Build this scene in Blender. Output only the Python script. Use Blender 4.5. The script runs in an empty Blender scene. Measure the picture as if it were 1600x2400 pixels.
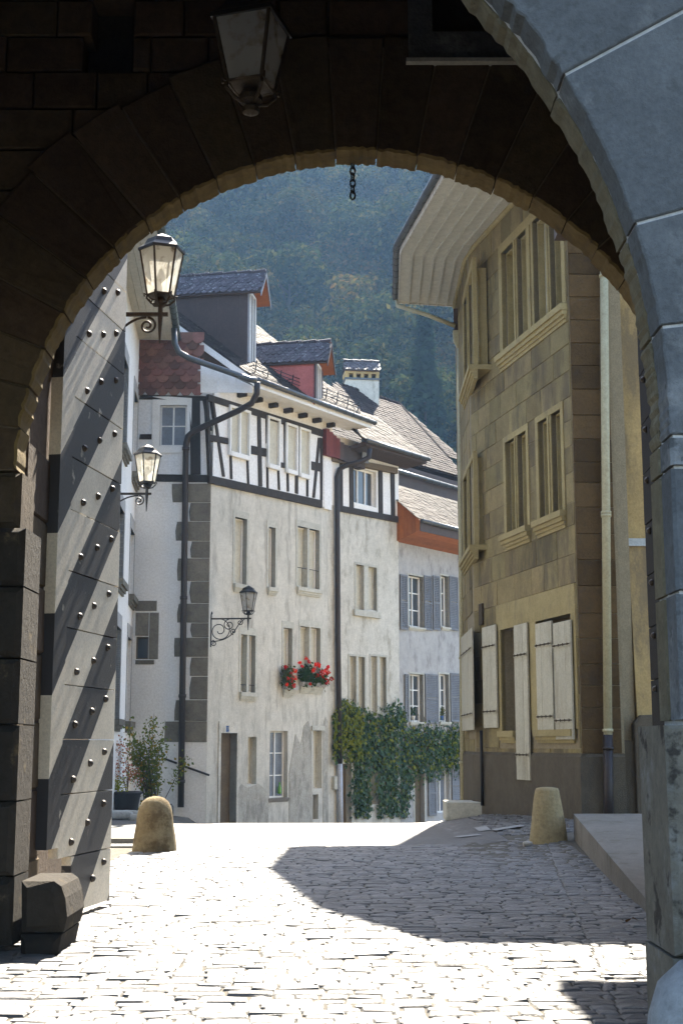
import bpy, math, random
from mathutils import Vector, Matrix

# ------------------------------------------------------------------ camera, sky, sun, exposure
SC = bpy.context.scene
FPX = 3175.0
TH = math.atan(545.0 / FPX)
CAM = Vector((0.0, 0.0, 1.55))
SUN_EL, SUN_AZ = math.radians(47.0), math.radians(10.2)      # azimuth measured from +Y towards +X
cd = bpy.data.cameras.new('camera'); co = bpy.data.objects.new('camera', cd)
SC.collection.objects.link(co); SC.camera = co
co.location = CAM; co.rotation_euler = (math.pi / 2 + TH, 0, 0)
cd.sensor_fit = 'VERTICAL'; cd.sensor_height = 36.0; cd.sensor_width = 24.0
cd.lens = 36.0 * FPX / 2400.0; cd.clip_start = 0.05; cd.clip_end = 3000.0
wd = bpy.data.worlds.new('World'); SC.world = wd; wd.use_nodes = True
wn = wd.node_tree.nodes; wl = wd.node_tree.links
bg = wn['Background']; sky = wn.new('ShaderNodeTexSky'); sky.sky_type = 'NISHITA'; sky.sun_disc = False
sky.sun_elevation = SUN_EL; sky.sun_rotation = SUN_AZ
wl.new(sky.outputs[0], bg.inputs[0]); bg.inputs[1].default_value = 0.095
sd = bpy.data.lights.new('sun', 'SUN'); sd.energy = 5.0; sd.angle = math.radians(0.5); sd.color = (1.0, 0.915, 0.78)
so = bpy.data.objects.new('sun', sd); SC.collection.objects.link(so)
SUNV = Vector((math.sin(SUN_AZ) * math.cos(SUN_EL), math.cos(SUN_AZ) * math.cos(SUN_EL), math.sin(SUN_EL)))
so.rotation_euler = SUNV.to_track_quat('Z', 'Y').to_euler(); so.location = (0, 0, 60)
SC.view_settings.view_transform = 'Standard'; SC.view_settings.look = 'None'
SC.view_settings.gamma = 1.0; SC.view_settings.use_curve_mapping = False
SC.view_settings.exposure = 2.65
SC.cycles.use_denoising = True
SC.cycles.max_bounces = 8; SC.cycles.diffuse_bounces = 5; SC.cycles.transparent_max_bounces = 8
SC.cycles.volume_bounces = 0; SC.cycles.sample_clamp_indirect = 8.0

R = random.Random(11)
COL = SC.collection
PI = math.pi

# ------------------------------------------------------------------ helpers
def ray(px, py):
    r = (px - 800) / FPX; u = (1200 - py) / FPX
    return Vector((r, math.cos(TH) - math.sin(TH) * u, math.sin(TH) + math.cos(TH) * u))

def on_z(px, py, z):
    d = ray(px, py); return CAM + d * ((z - CAM.z) / d.z)

def on_y(px, py, y):
    d = ray(px, py); return CAM + d * (y / d.y)

class Frame:
    """a vertical plane: o on the plane, u along it, n out of it"""
    def __init__(s, o, u, n):
        s.o = Vector((o[0], o[1], 0)); s.u = Vector((u[0], u[1], 0)).normalized(); s.n = Vector((n[0], n[1], 0)).normalized()
    def P(s, u, v, w=0.0): return s.o + s.u * u + Vector((0, 0, v)) + s.n * w
    def uv(s, px, py, w=0.0):
        d = ray(px, py); o = s.o + s.n * w
        t = (o - CAM).dot(s.n) / d.dot(s.n); p = CAM + d * t
        return (p - s.o).dot(s.u), p.z
    def rect(s, x0, x1, y0, y1, w=0.0):
        xm, ym = (x0 + x1) / 2, (y0 + y1) / 2
        a, b = s.uv(x0, ym, w)[0], s.uv(x1, ym, w)[0]
        return (min(a, b), max(a, b), s.uv(xm, y1, w)[1], s.uv(xm, y0, w)[1])
    def M(s, u, v, w=0.0, rot=0.0):
        m = Matrix((( s.u.x, -s.n.x, 0, 0), (s.u.y, -s.n.y, 0, 0), (0, 0, 1, 0), (0, 0, 0, 1)))
        return Matrix.Translation(s.P(u, v, w)) @ m @ Matrix.Rotation(rot, 4, 'Y')
    def shift(s, w): 
        f = Frame(s.o, s.u, s.n); f.o = s.o + s.n * w; return f

class MB:
    def __init__(s): s.v = []; s.f = []
    def add(s, vs, fs):
        k = len(s.v); s.v += [tuple(p) for p in vs]; s.f += [tuple(i + k for i in f) for f in fs]; return s
    def hexa(s, a, b):   # two quads of 4 points
        return s.add(list(a) + list(b), [(0, 1, 2, 3), (7, 6, 5, 4), (0, 4, 5, 1), (1, 5, 6, 2), (2, 6, 7, 3), (3, 7, 4, 0)])
    def box(s, fr, u0, u1, v0, v1, w0, w1):
        P = fr.P
        return s.hexa([P(u0, v0, w1), P(u1, v0, w1), P(u1, v1, w1), P(u0, v1, w1)], [P(u0, v0, w0), P(u1, v0, w0), P(u1, v1, w0), P(u0, v1, w0)])
    def prism(s, fr, poly, w0, w1):
        n = len(poly)
        vs = [fr.P(a, b, w1) for a, b in poly] + [fr.P(a, b, w0) for a, b in poly]
        fs = [tuple(range(n)), tuple(range(2 * n - 1, n - 1, -1))] + [(i, i + n, (i + 1) % n + n, (i + 1) % n) for i in range(n)]
        return s.add(vs, fs)
    def block(s, fr, poly, w0, w1, ch=0.02, jit=0.0):
        n = len(poly); cx = sum(p[0] for p in poly) / n; cy = sum(p[1] for p in poly) / n
        def ins(p, d):
            l = math.hypot(p[0] - cx, p[1] - cy) or 1; k = max(0.2, 1 - d * 1.4 / l)
            return (cx + (p[0] - cx) * k, cy + (p[1] - cy) * k)
        vs = [fr.P(a, b, w0) for a, b in poly] + [fr.P(a, b, w1 - ch) for a, b in poly]
        for p in poly:
            q = ins(p, ch); vs.append(fr.P(q[0], q[1], w1 + R.uniform(-jit, jit)))
        fs = [tuple(range(n - 1, -1, -1))]
        for k in (0, n):
            fs += [(k + i, k + (i + 1) % n, k + n + (i + 1) % n, k + n + i) for i in range(n)]
        fs.append(tuple(range(2 * n, 3 * n)))
        return s.add(vs, fs)
    def tube(s, pts, r, seg=8, cap=True):
        pts = [Vector(p) for p in pts]; n = len(pts); rs = r if isinstance(r, (list, tuple)) else [r] * n
        t0 = (pts[1] - pts[0]).normalized(); a = t0.orthogonal().normalized(); base = len(s.v); k = 0
        for i in range(n):
            t = ((pts[i + 1] - pts[i]) if i == 0 else (pts[i] - pts[i - 1]) if i == n - 1 else (pts[i + 1] - pts[i - 1])).normalized()
            a = (a - t * a.dot(t)).normalized(); b = t.cross(a)
            for j in range(seg):
                q = 2 * PI * j / seg; s.v.append(tuple(pts[i] + (a * math.cos(q) + b * math.sin(q)) * rs[i]))
        for i in range(n - 1):
            for j in range(seg):
                s.f.append((base + i * seg + j, base + i * seg + (j + 1) % seg, base + (i + 1) * seg + (j + 1) % seg, base + (i + 1) * seg + j))
        if cap:
            s.f.append(tuple(base + j for j in range(seg - 1, -1, -1))); s.f.append(tuple(base + (n - 1) * seg + j for j in range(seg)))
        return s
    def lathe(s, c, prof, seg=24, wob=0.0):
        c = Vector(c); base = len(s.v); m = len(prof)
        ph = [R.uniform(0, 6.28) for _ in range(4)]
        for (r, z) in prof:
            for j in range(seg):
                q = 2 * PI * j / seg
                k = 1 + wob * (math.sin(2 * q + ph[0] + z * 3) * 0.5 + math.sin(3 * q + ph[1] - z * 5) * 0.4 + math.sin(5 * q + ph[2] + 9 * z) * 0.25)
                s.v.append((c.x + math.cos(q) * r * k, c.y + math.sin(q) * r * k, c.z + z))
        for i in range(m - 1):
            for j in range(seg):
                s.f.append((base + i * seg + j, base + i * seg + (j + 1) % seg, base + (i + 1) * seg + (j + 1) % seg, base + (i + 1) * seg + j))
        s.f.append(tuple(base + j for j in range(seg - 1, -1, -1))); s.f.append(tuple(base + (m - 1) * seg + j for j in range(seg)))
        return s
    def mesh(s, name, m, smooth=False):
        me = bpy.data.meshes.new(name); me.from_pydata(s.v, [], s.f)
        if m: me.materials.append(m)
        if smooth: me.shade_smooth()
        me.update(); return me
    def build(s, name, m, parent=None, smooth=False, kind=None, label=None):
        o = bpy.data.objects.new(name, s.mesh(name, m, smooth)); COL.objects.link(o)
        if parent is not None: adopt(o, parent)
        if kind: o['kind'] = kind
        if label: o['label'] = label
        return o

WM = {}
def adopt(o, p):
    o.parent = p; o.matrix_parent_inverse = WM.get(p.name, Matrix.Identity(4)).inverted()

def place(name, me, M, parent):
    o = bpy.data.objects.new(name, me); COL.objects.link(o); adopt(o, parent); o.matrix_basis = M; return o

def tag(o, label, cat, group=None, kind=None):
    o['label'] = label
    if cat: o['category'] = cat
    if group: o['group'] = group
    if kind: o['kind'] = kind
    return o

def thing(name, label, cat, loc=(0, 0, 0), group=None):
    o = bpy.data.objects.new(name, None); COL.objects.link(o); o.location = loc
    WM[o.name] = Matrix.Translation(Vector(loc)); o.empty_display_size = 0.2
    return tag(o, label, cat, group)

def B(fr, u0, u1, v0, v1, w0, w1): return MB().box(fr, u0, u1, v0, v1, w0, w1)

# ------------------------------------------------------------------ materials
def mat(name, c1, c2=None, scale=3.0, rough=0.85, bump=0.3, bscale=25.0, rnd=0.0, stain=None, sscale=1.2, samt=0.5, streak=1.0, spec=0.3, metal=0.0, sthr=0.52, c4=None, hue=0.0, mott=0.42):
    m = bpy.data.materials.new(name); m.use_nodes = True; nt = m.node_tree; N = nt.nodes; L = nt.links
    bs = N['Principled BSDF']; bs.inputs['Roughness'].default_value = rough; bs.inputs['Metallic'].default_value = metal
    bs.inputs['Specular IOR Level'].default_value = spec
    tc = N.new('ShaderNodeTexCoord'); vec = tc.outputs['Object']
    oi = N.new('ShaderNodeObjectInfo')
    if rnd > 0:
        ml = N.new('ShaderNodeMath'); ml.operation = 'MULTIPLY'; ml.inputs[1].default_value = 37.0; L.new(oi.outputs['Random'], ml.inputs[0])
        va = N.new('ShaderNodeVectorMath'); va.operation = 'ADD'; L.new(vec, va.inputs[0]); L.new(ml.outputs[0], va.inputs[1]); vec = va.outputs[0]
    def noise(sc, det=6, v=None, ro=0.6):
        n = N.new('ShaderNodeTexNoise'); n.inputs['Scale'].default_value = sc; n.inputs['Detail'].default_value = det; n.inputs['Roughness'].default_value = ro
        L.new(v or vec, n.inputs['Vector']); return n
    def ramp(src, a, b):
        r = N.new('ShaderNodeMapRange'); r.inputs[1].default_value = a; r.inputs[2].default_value = b; r.clamp = True
        r.interpolation_type = 'SMOOTHSTEP'; L.new(src, r.inputs[0]); return r.outputs[0]
    def mix(f, a, b, typ='MIX'):
        x = N.new('ShaderNodeMix'); x.data_type = 'RGBA'; x.blend_type = typ
        if isinstance(f, float): x.inputs[0].default_value = f
        else: L.new(f, x.inputs[0])
        for i, q in ((6, a), (7, b)):
            if isinstance(q, tuple): x.inputs[i].default_value = (*q, 1)
            else: L.new(q, x.inputs[i])
        return x.outputs[2]
    c2 = c2 or tuple(x * 0.75 for x in c1)
    n1 = noise(scale); col = mix(ramp(n1.outputs[0], 0.35, 0.65), c1, c2)
    n2 = noise(bscale, 8, None, 0.7)
    n5 = noise(scale * 4.3, 7, None, 0.68); col = mix(ramp(n5.outputs[0], 0.3, 0.7), mix(mott, col, tuple(x * 0.55 for x in c1)), mix(mott * 0.5, col, tuple(min(1, x * 1.25) for x in c1)))
    g = ramp(n2.outputs[0], 0.25, 0.75)
    col = mix(0.34, col, mix(g, tuple(x * 0.45 for x in c1), tuple(min(1, x * 1.3) for x in c1)))
    if stain:
        mp = N.new('ShaderNodeMapping'); mp.inputs['Scale'].default_value = (1, 1, 1.0 / streak); L.new(vec, mp.inputs[0])
        n3 = noise(sscale, 9, mp.outputs[0], 0.72); f = ramp(n3.outputs[0], sthr, sthr + 0.16)
        ml2 = N.new('ShaderNodeMath'); ml2.operation = 'MULTIPLY'; ml2.inputs[1].default_value = samt; L.new(f, ml2.inputs[0])
        col = mix(ml2.outputs[0], col, stain)
    if c4:
        n4 = noise(bscale * 0.35, 5); col = mix(ramp(n4.outputs[0], 0.58, 0.66), col, c4)
    if rnd > 0:
        hs = N.new('ShaderNodeHueSaturation'); mr = N.new('ShaderNodeMapRange'); mr.inputs[3].default_value = 1 - rnd; mr.inputs[4].default_value = 1 + rnd
        L.new(oi.outputs['Random'], mr.inputs[0]); L.new(mr.outputs[0], hs.inputs['Value']); L.new(col, hs.inputs['Color'])
        if hue:
            w2 = N.new('ShaderNodeTexWhiteNoise'); w2.noise_dimensions = '1D'; L.new(oi.outputs['Random'], w2.inputs['W'])
            mh = N.new('ShaderNodeMapRange'); mh.inputs[3].default_value = 0.5 - hue; mh.inputs[4].default_value = 0.5 + hue
            L.new(w2.outputs['Value'], mh.inputs[0]); L.new(mh.outputs[0], hs.inputs['Hue'])
        col = hs.outputs[0]
    L.new(col, bs.inputs['Base Color'])
    if bump > 0:
        bp = N.new('ShaderNodeBump'); bp.inputs['Strength'].default_value = bump; bp.inputs['Distance'].default_value = 0.02
        L.new(n2.outputs[0], bp.inputs['Height']); L.new(bp.outputs[0], bs.inputs['Normal'])
    m['col'] = 0
    return m

def island(m, amt, hue=0.0):
    """vary a material from piece to piece inside one joined mesh"""
    nt = m.node_tree; N = nt.nodes; L = nt.links; bs = N['Principled BSDF']
    src = bs.inputs['Base Color'].links[0].from_socket
    ge = N.new('ShaderNodeNewGeometry'); hs = N.new('ShaderNodeHueSaturation')
    mr = N.new('ShaderNodeMapRange'); mr.inputs[3].default_value = 1 - amt; mr.inputs[4].default_value = 1 + amt
    L.new(ge.outputs['Random Per Island'], mr.inputs[0]); L.new(mr.outputs[0], hs.inputs['Value'])
    if hue:
        w2 = N.new('ShaderNodeTexWhiteNoise'); w2.noise_dimensions = '1D'; L.new(ge.outputs['Random Per Island'], w2.inputs['W'])
        mh = N.new('ShaderNodeMapRange'); mh.inputs[3].default_value = 0.5 - hue; mh.inputs[4].default_value = 0.5 + hue
        L.new(w2.outputs['Value'], mh.inputs[0]); L.new(mh.outputs[0], hs.inputs['Hue'])
    L.new(src, hs.inputs['Color']); L.new(hs.outputs[0], bs.inputs['Base Color']); return m

def leafmat(name, c1, c2, c3=None, trans=0.45, f3=0.12, rough=0.7, hr=(0.44, 0.53), sp=0.0):
    m = bpy.data.materials.new(name); m.use_nodes = True; nt = m.node_tree; N = nt.nodes; L = nt.links
    bs = N['Principled BSDF']; out = N['Material Output']; bs.inputs['Roughness'].default_value = rough; bs.inputs['Specular IOR Level'].default_value = sp
    ge = N.new('ShaderNodeNewGeometry'); cr = N.new('ShaderNodeValToRGB'); e = cr.color_ramp.elements
    e[0].color = (*c1, 1); e[1].color = (*c2, 1); e[1].position = 1 - f3 - 0.02
    if c3: q = e.new(1 - f3 + 0.02); q.color = (*c3, 1)
    oi = N.new('ShaderNodeObjectInfo'); hs = N.new('ShaderNodeHueSaturation')
    mr = N.new('ShaderNodeMapRange'); mr.inputs[3].default_value = 0.65; mr.inputs[4].default_value = 1.4
    L.new(oi.outputs['Random'], mr.inputs[0]); L.new(mr.outputs[0], hs.inputs['Value'])
    w2 = N.new('ShaderNodeTexWhiteNoise'); w2.noise_dimensions = '1D'; L.new(oi.outputs['Random'], w2.inputs['W'])
    mh = N.new('ShaderNodeMapRange'); mh.inputs[3].default_value = hr[0]; mh.inputs[4].default_value = hr[1]
    L.new(w2.outputs['Value'], mh.inputs[0]); L.new(mh.outputs[0], hs.inputs['Hue'])
    L.new(ge.outputs['Random Per Island'], cr.inputs[0]); L.new(cr.outputs[0], hs.inputs['Color']); L.new(hs.outputs[0], bs.inputs['Base Color'])
    tr = N.new('ShaderNodeBsdfTranslucent'); L.new(hs.outputs[0], tr.inputs[0])
    mx = N.new('ShaderNodeMixShader'); mx.inputs[0].default_value = trans
    L.new(bs.outputs[0], mx.inputs[1]); L.new(tr.outputs[0], mx.inputs[2]); L.new(mx.outputs[0], out.inputs[0]); return m

def panemat(name, col, rough=0.08):
    m = bpy.data.materials.new(name); m.use_nodes = True; bs = m.node_tree.nodes['Principled BSDF']
    bs.inputs['Base Color'].default_value = (*col, 1); bs.inputs['Roughness'].default_value = rough; bs.inputs['Specular IOR Level'].default_value = 0.6
    return m

def frosted(name, col, tr=0.6, dirt=(0.25, 0.17, 0.08)):
    m = bpy.data.materials.new(name); m.use_nodes = True; nt = m.node_tree; N = nt.nodes; L = nt.links
    bs = N['Principled BSDF']; out = N['Material Output']; bs.inputs['Roughness'].default_value = 0.25
    tc = N.new('ShaderNodeTexCoord'); n = N.new('ShaderNodeTexNoise'); n.inputs['Scale'].default_value = 9; n.inputs['Detail'].default_value = 8; L.new(tc.outputs['Object'], n.inputs['Vector'])
    r = N.new('ShaderNodeValToRGB'); r.color_ramp.elements[0].position = 0.52; r.color_ramp.elements[0].color = (*col, 1); r.color_ramp.elements[1].position = 0.72; r.color_ramp.elements[1].color = (*dirt, 1)
    L.new(n.outputs[0], r.inputs[0]); L.new(r.outputs[0], bs.inputs['Base Color'])
    t = N.new('ShaderNodeBsdfTranslucent'); L.new(r.outputs[0], t.inputs[0]); mx = N.new('ShaderNodeMixShader'); mx.inputs[0].default_value = tr
    L.new(bs.outputs[0], mx.inputs[1]); L.new(t.outputs[0], mx.inputs[2])
    tp = N.new('ShaderNodeBsdfTransparent'); m2 = N.new('ShaderNodeMixShader'); m2.inputs[0].default_value = 0.62
    L.new(tp.outputs[0], m2.inputs[1]); L.new(mx.outputs[0], m2.inputs[2]); L.new(m2.outputs[0], out.inputs[0]); return m

M = {}
M['soot'] = mat('sooty_gate_stone', (0.098, 0.068, 0.040), (0.055, 0.038, 0.022), 1.6, 0.95, 0.9, 14, rnd=0.22, stain=(0.15, 0.115, 0.065), samt=0.5, sscale=2.6, sthr=0.57, hue=0.012)
M['bouncestone'] = mat('bounce_tinted_sandstone', (0.20, 0.145, 0.06), (0.12, 0.085, 0.035), 2.5, 0.95, 0.9, 12, rnd=0.12, stain=(0.10, 0.085, 0.06), samt=0.6, sscale=2.5)  # sandstone with the warm ground bounce painted into its yellow
M['bluestone'] = mat('grey_dressed_stone', (0.115, 0.122, 0.125), (0.07, 0.075, 0.078), 1.6, 0.95, 0.8, 34, rnd=0.08, stain=(0.25, 0.255, 0.25), samt=0.75, sscale=1.3, sthr=0.52, mott=0.5, c4=(0.078, 0.082, 0.082))
M['mortar'] = mat('pale_mortar', (0.42, 0.42, 0.41), None, 6, 0.95, 0.4, 40)
M['darkmortar'] = mat('dark_mortar', (0.06, 0.05, 0.038), None, 4, 0.95, 0.4, 30)
M['guard'] = mat('worn_brownish_base_stone', (0.15, 0.135, 0.105), (0.085, 0.075, 0.055), 3.5, 0.95, 1.0, 16, stain=(0.21, 0.21, 0.20), samt=0.6, sscale=3, c4=(0.035, 0.03, 0.024))
M['sett'] = island(mat('grey_setts', (0.115, 0.112, 0.108), (0.06, 0.06, 0.06), 7, 0.48, 0.6, 45, rnd=0.3, spec=0.5), 0.38, 0.012)
M['bed'] = mat('sandy_joint_bed', (0.125, 0.112, 0.09), (0.085, 0.077, 0.062), 2, 0.95, 0.6, 60)
M['asphalt'] = mat('asphalt', (0.075, 0.075, 0.075), (0.055, 0.055, 0.056), 2, 0.5, 0.6, 120, stain=(0.12, 0.12, 0.12), samt=0.5, spec=0.5)
M['paint'] = mat('road_paint', (0.34, 0.34, 0.33), (0.22, 0.22, 0.21), 6, 0.7, 0.2, 60)
M['earth'] = mat('forest_floor', (0.06, 0.055, 0.035), (0.04, 0.045, 0.025), 0.2, 0.95, 0.2, 5)
M['concrete'] = mat('rough_concrete', (0.21, 0.19, 0.16), (0.155, 0.14, 0.115), 1.6, 0.95, 0.6, 45, stain=(0.09, 0.08, 0.055), samt=0.6, sscale=1.8)
M['aged'] = mat('aged_lime_render', (0.60, 0.575, 0.50), (0.47, 0.45, 0.385), 0.9, 0.95, 0.35, 30, stain=(0.27, 0.255, 0.215), samt=0.62, sscale=3.0, streak=4.5, sthr=0.49)
M['aged2'] = mat('flaking_render', (0.60, 0.575, 0.50), (0.50, 0.48, 0.41), 1.1, 0.95, 0.4, 26, stain=(0.25, 0.23, 0.18), samt=0.62, sscale=3.2, streak=2.4, sthr=0.49)
M['roughcast'] = mat('grey_roughcast', (0.46, 0.45, 0.43), (0.37, 0.36, 0.345), 1.0, 0.95, 0.9, 55, stain=(0.20, 0.19, 0.18), samt=0.55, sscale=3.0, streak=2.2, sthr=0.49)
M['plaster'] = mat('white_plaster', (0.86, 0.835, 0.775), (0.80, 0.775, 0.715), 0.8, 0.9, 0.25, 18, stain=(0.55, 0.50, 0.42), samt=0.3, sscale=0.8, sthr=0.58, mott=0.12)
M['infill'] = mat('white_infill', (0.82, 0.82, 0.80), (0.76, 0.76, 0.74), 1.6, 0.9, 0.3, 16, stain=(0.66, 0.63, 0.56), samt=0.3, sscale=1.5, mott=0.12)
M['white'] = mat('white_paint', (0.80, 0.79, 0.75), (0.72, 0.71, 0.66), 2, 0.55, 0.08, 40, rnd=0.03, stain=(0.50, 0.47, 0.39), samt=0.3, sscale=2, mott=0.12)
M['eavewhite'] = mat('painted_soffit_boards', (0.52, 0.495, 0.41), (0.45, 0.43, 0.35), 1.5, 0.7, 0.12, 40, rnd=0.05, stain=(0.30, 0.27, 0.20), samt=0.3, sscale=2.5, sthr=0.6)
M['fascia'] = mat('weathered_fascia', (0.66, 0.63, 0.56), (0.50, 0.47, 0.40), 3, 0.8, 0.3, 30, stain=(0.16, 0.15, 0.13), samt=0.75, sscale=6, streak=5, sthr=0.52)
M['timber'] = mat('dark_timber', (0.042, 0.034, 0.028), (0.028, 0.023, 0.02), 3, 0.8, 0.8, 30, rnd=0.2, stain=(0.09, 0.075, 0.06), samt=0.5, sscale=5)
M['brownwood'] = mat('brown_boards', (0.085, 0.062, 0.052), (0.06, 0.045, 0.04), 2, 0.7, 0.3, 30, rnd=0.15)
M['redwood'] = mat('dark_red_boards', (0.17, 0.035, 0.025), (0.12, 0.025, 0.02), 4, 0.7, 0.3, 30, rnd=0.15)
M['orangewood'] = mat('orange_stained_boards', (0.36, 0.12, 0.035), (0.25, 0.075, 0.022), 3, 0.65, 0.3, 30, rnd=0.2)
M['oldwood'] = mat('weathered_beam', (0.16, 0.12, 0.075), (0.10, 0.075, 0.05), 3, 0.8, 0.6, 30, rnd=0.1)
M['pink'] = mat('pink_render', (0.52, 0.17, 0.15), None, 2, 0.9, 0.2, 30)
M['greystone'] = mat('grey_quoin_stone', (0.19, 0.172, 0.135), (0.12, 0.108, 0.082), 3, 0.95, 0.9, 22, rnd=0.18, stain=(0.09, 0.085, 0.075), samt=0.5, sscale=3)
M['sillstone'] = mat('pale_sill_stone', (0.52, 0.51, 0.44), (0.43, 0.42, 0.36), 2, 0.9, 0.3, 30, rnd=0.06, stain=(0.24, 0.23, 0.18), samt=0.5, sscale=3)
M['ashlar'] = mat('ochre_ashlar', (0.25, 0.20, 0.098), (0.165, 0.13, 0.062), 1.5, 0.95, 0.55, 30, rnd=0.2, stain=(0.085, 0.07, 0.048), samt=0.72, sscale=1.3, streak=3.0, sthr=0.47, hue=0.006)
M['ashmortar'] = mat('lime_joint', (0.27, 0.225, 0.145), None, 6, 0.95, 0.3, 40)
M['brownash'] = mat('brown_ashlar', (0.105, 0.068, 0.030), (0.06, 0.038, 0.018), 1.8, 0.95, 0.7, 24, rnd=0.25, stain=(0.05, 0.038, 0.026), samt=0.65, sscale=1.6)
M['dressed'] = mat('yellow_dressed_stone', (0.36, 0.295, 0.145), (0.28, 0.225, 0.105), 1.5, 0.95, 0.3, 40, rnd=0.08, stain=(0.17, 0.145, 0.095), samt=0.5, sscale=2, streak=2)
M['plinth'] = mat('dark_rough_plinth', (0.125, 0.105, 0.075), (0.085, 0.07, 0.05), 2, 0.95, 1.0, 60, stain=(0.07, 0.06, 0.048), samt=0.6, sscale=1.5, streak=2)
M['ochre'] = mat('ochre_render', (0.46, 0.335, 0.15), (0.35, 0.25, 0.11), 1.0, 0.95, 0.3, 25, stain=(0.15, 0.12, 0.08), samt=0.75, sscale=0.8, streak=2.5, sthr=0.5)
M['shutter'] = mat('peeling_white_shutter', (0.50, 0.475, 0.38), (0.40, 0.375, 0.29), 4, 0.75, 0.4, 40, rnd=0.06, stain=(0.25, 0.22, 0.16), samt=0.55, sscale=3, streak=6, sthr=0.5)
M['bluegrey'] = mat('blue_grey_shutter', (0.20, 0.21, 0.225), (0.145, 0.152, 0.165), 4, 0.7, 0.3, 30, rnd=0.12, stain=(0.12, 0.095, 0.07), samt=0.4, sscale=4)
M['redtile'] = mat('red_clay_tile', (0.20, 0.095, 0.066), (0.13, 0.06, 0.045), 6, 0.85, 0.5, 30, rnd=0.42, stain=(0.075, 0.05, 0.042), samt=0.6, sscale=5, hue=0.01)
M['darktile'] = island(mat('dark_clay_tile', (0.075, 0.062, 0.066), (0.045, 0.043, 0.052), 5, 0.6, 0.5, 30, rnd=0.35, c4=(0.22, 0.22, 0.21), spec=0.2), 0.3, 0.02)
M['rooftile'] = island(mat('weathered_roof_tile', (0.04, 0.031, 0.025), (0.022, 0.018, 0.016), 5, 0.8, 0.6, 30, rnd=0.35, c4=(0.12, 0.11, 0.08), spec=0.12), 0.5, 0.02)
M['browntile'] = island(mat('brown_roof_tile', (0.042, 0.030, 0.026), (0.026, 0.02, 0.019), 5, 0.85, 0.5, 30, rnd=0.3, spec=0.1), 0.3, 0.015)
M['zinc'] = mat('dark_zinc', (0.10, 0.105, 0.105), (0.07, 0.075, 0.075), 5, 0.4, 0.1, 30, metal=0.6, spec=0.5)
M['greenzinc'] = mat('green_zinc', (0.09, 0.115, 0.105), (0.065, 0.08, 0.075), 5, 0.4, 0.1, 30, metal=0.5)
M['pipe'] = mat('dark_brown_pipe', (0.048, 0.04, 0.038), (0.035, 0.03, 0.03), 5, 0.45, 0.1, 30, metal=0.3)
M['creampipe'] = mat('cream_painted_pipe', (0.44, 0.41, 0.27), (0.36, 0.33, 0.21), 4, 0.6, 0.1, 30, stain=(0.16, 0.12, 0.07), samt=0.6, sscale=7, sthr=0.58)
M['greypipe'] = mat('pale_grey_pipe', (0.45, 0.47, 0.50), None, 5, 0.5, 0.1, 30)
M['iron'] = mat('black_iron', (0.018, 0.018, 0.02), (0.03, 0.026, 0.022), 8, 0.5, 0.2, 40, metal=0.4, spec=0.5)
M['rusty'] = mat('brown_iron', (0.075, 0.055, 0.035), (0.045, 0.035, 0.025), 12, 0.6, 0.4, 40, metal=0.4)
M['nail'] = mat('iron_nail', (0.06, 0.045, 0.032), (0.04, 0.03, 0.022), 30, 0.45, 0.2, 60, metal=0.3, spec=0.5)
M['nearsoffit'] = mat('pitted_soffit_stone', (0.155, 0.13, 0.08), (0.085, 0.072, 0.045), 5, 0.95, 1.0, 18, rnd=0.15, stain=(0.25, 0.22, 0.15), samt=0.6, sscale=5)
M['damp'] = mat('damp_stained_render', (0.44, 0.42, 0.36), (0.33, 0.31, 0.265), 2.0, 0.95, 0.8, 22, stain=(0.19, 0.18, 0.15), samt=0.7, sscale=3.5, streak=3, sthr=0.48)
M['limeivy'] = leafmat('young_ivy_leaves', (0.10, 0.14, 0.025), (0.20, 0.22, 0.04), None, 0.4, hr=(0.48, 0.51))
M['paleguard'] = mat('pale_grey_guard_stone', (0.30, 0.305, 0.30), (0.20, 0.20, 0.195), 5, 0.95, 0.9, 24, stain=(0.10, 0.09, 0.07), samt=0.7, sscale=4)
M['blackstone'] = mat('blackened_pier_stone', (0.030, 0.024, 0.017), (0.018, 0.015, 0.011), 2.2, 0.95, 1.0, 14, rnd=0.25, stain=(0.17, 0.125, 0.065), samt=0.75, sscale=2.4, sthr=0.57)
M['joint'] = mat('brown_joint_mortar', (0.16, 0.125, 0.08), None, 6, 0.95, 0.4, 40)
M['blackpaint'] = mat('worn_black_paint', (0.012, 0.0115, 0.012), (0.008, 0.008, 0.009), 3, 0.75, 0.3, 40, rnd=0.1, spec=0.15, stain=(0.05, 0.045, 0.04), samt=0.3, sscale=5, sthr=0.58)
M['planter'] = mat('black_planter', (0.03, 0.03, 0.032), None, 4, 0.6, 0.1, 30)
M['rock'] = mat('pale_rock', (0.46, 0.44, 0.39), (0.36, 0.34, 0.30), 6, 0.95, 0.7, 20)
M['bollard'] = mat('lichened_bollard_stone', (0.235, 0.185, 0.10), (0.14, 0.10, 0.045), 4, 0.95, 0.9, 22, stain=(0.085, 0.055, 0.02), samt=0.9, sscale=2.6, sthr=0.44)
M['bollard2'] = mat('ochre_bollard_stone', (0.34, 0.275, 0.15), (0.25, 0.195, 0.10), 4, 0.95, 0.9, 22, stain=(0.10, 0.075, 0.045), samt=0.6, sscale=6, sthr=0.58)
M['blue_sign'] = mat('blue_enamel', (0.06, 0.16, 0.42), None, 4, 0.3, 0.0, 30)
M['glass'] = panemat('dark_window_glass', (0.055, 0.065, 0.075))
M['curtain'] = mat('grey_blind_behind_glass', (0.19, 0.215, 0.25), (0.10, 0.12, 0.15), 2.5, 0.15, 0.0, 20, spec=0.6)
M['panel'] = mat('beige_blind', (0.58, 0.555, 0.45), (0.53, 0.505, 0.41), 1.2, 0.8, 0.1, 30)
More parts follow.
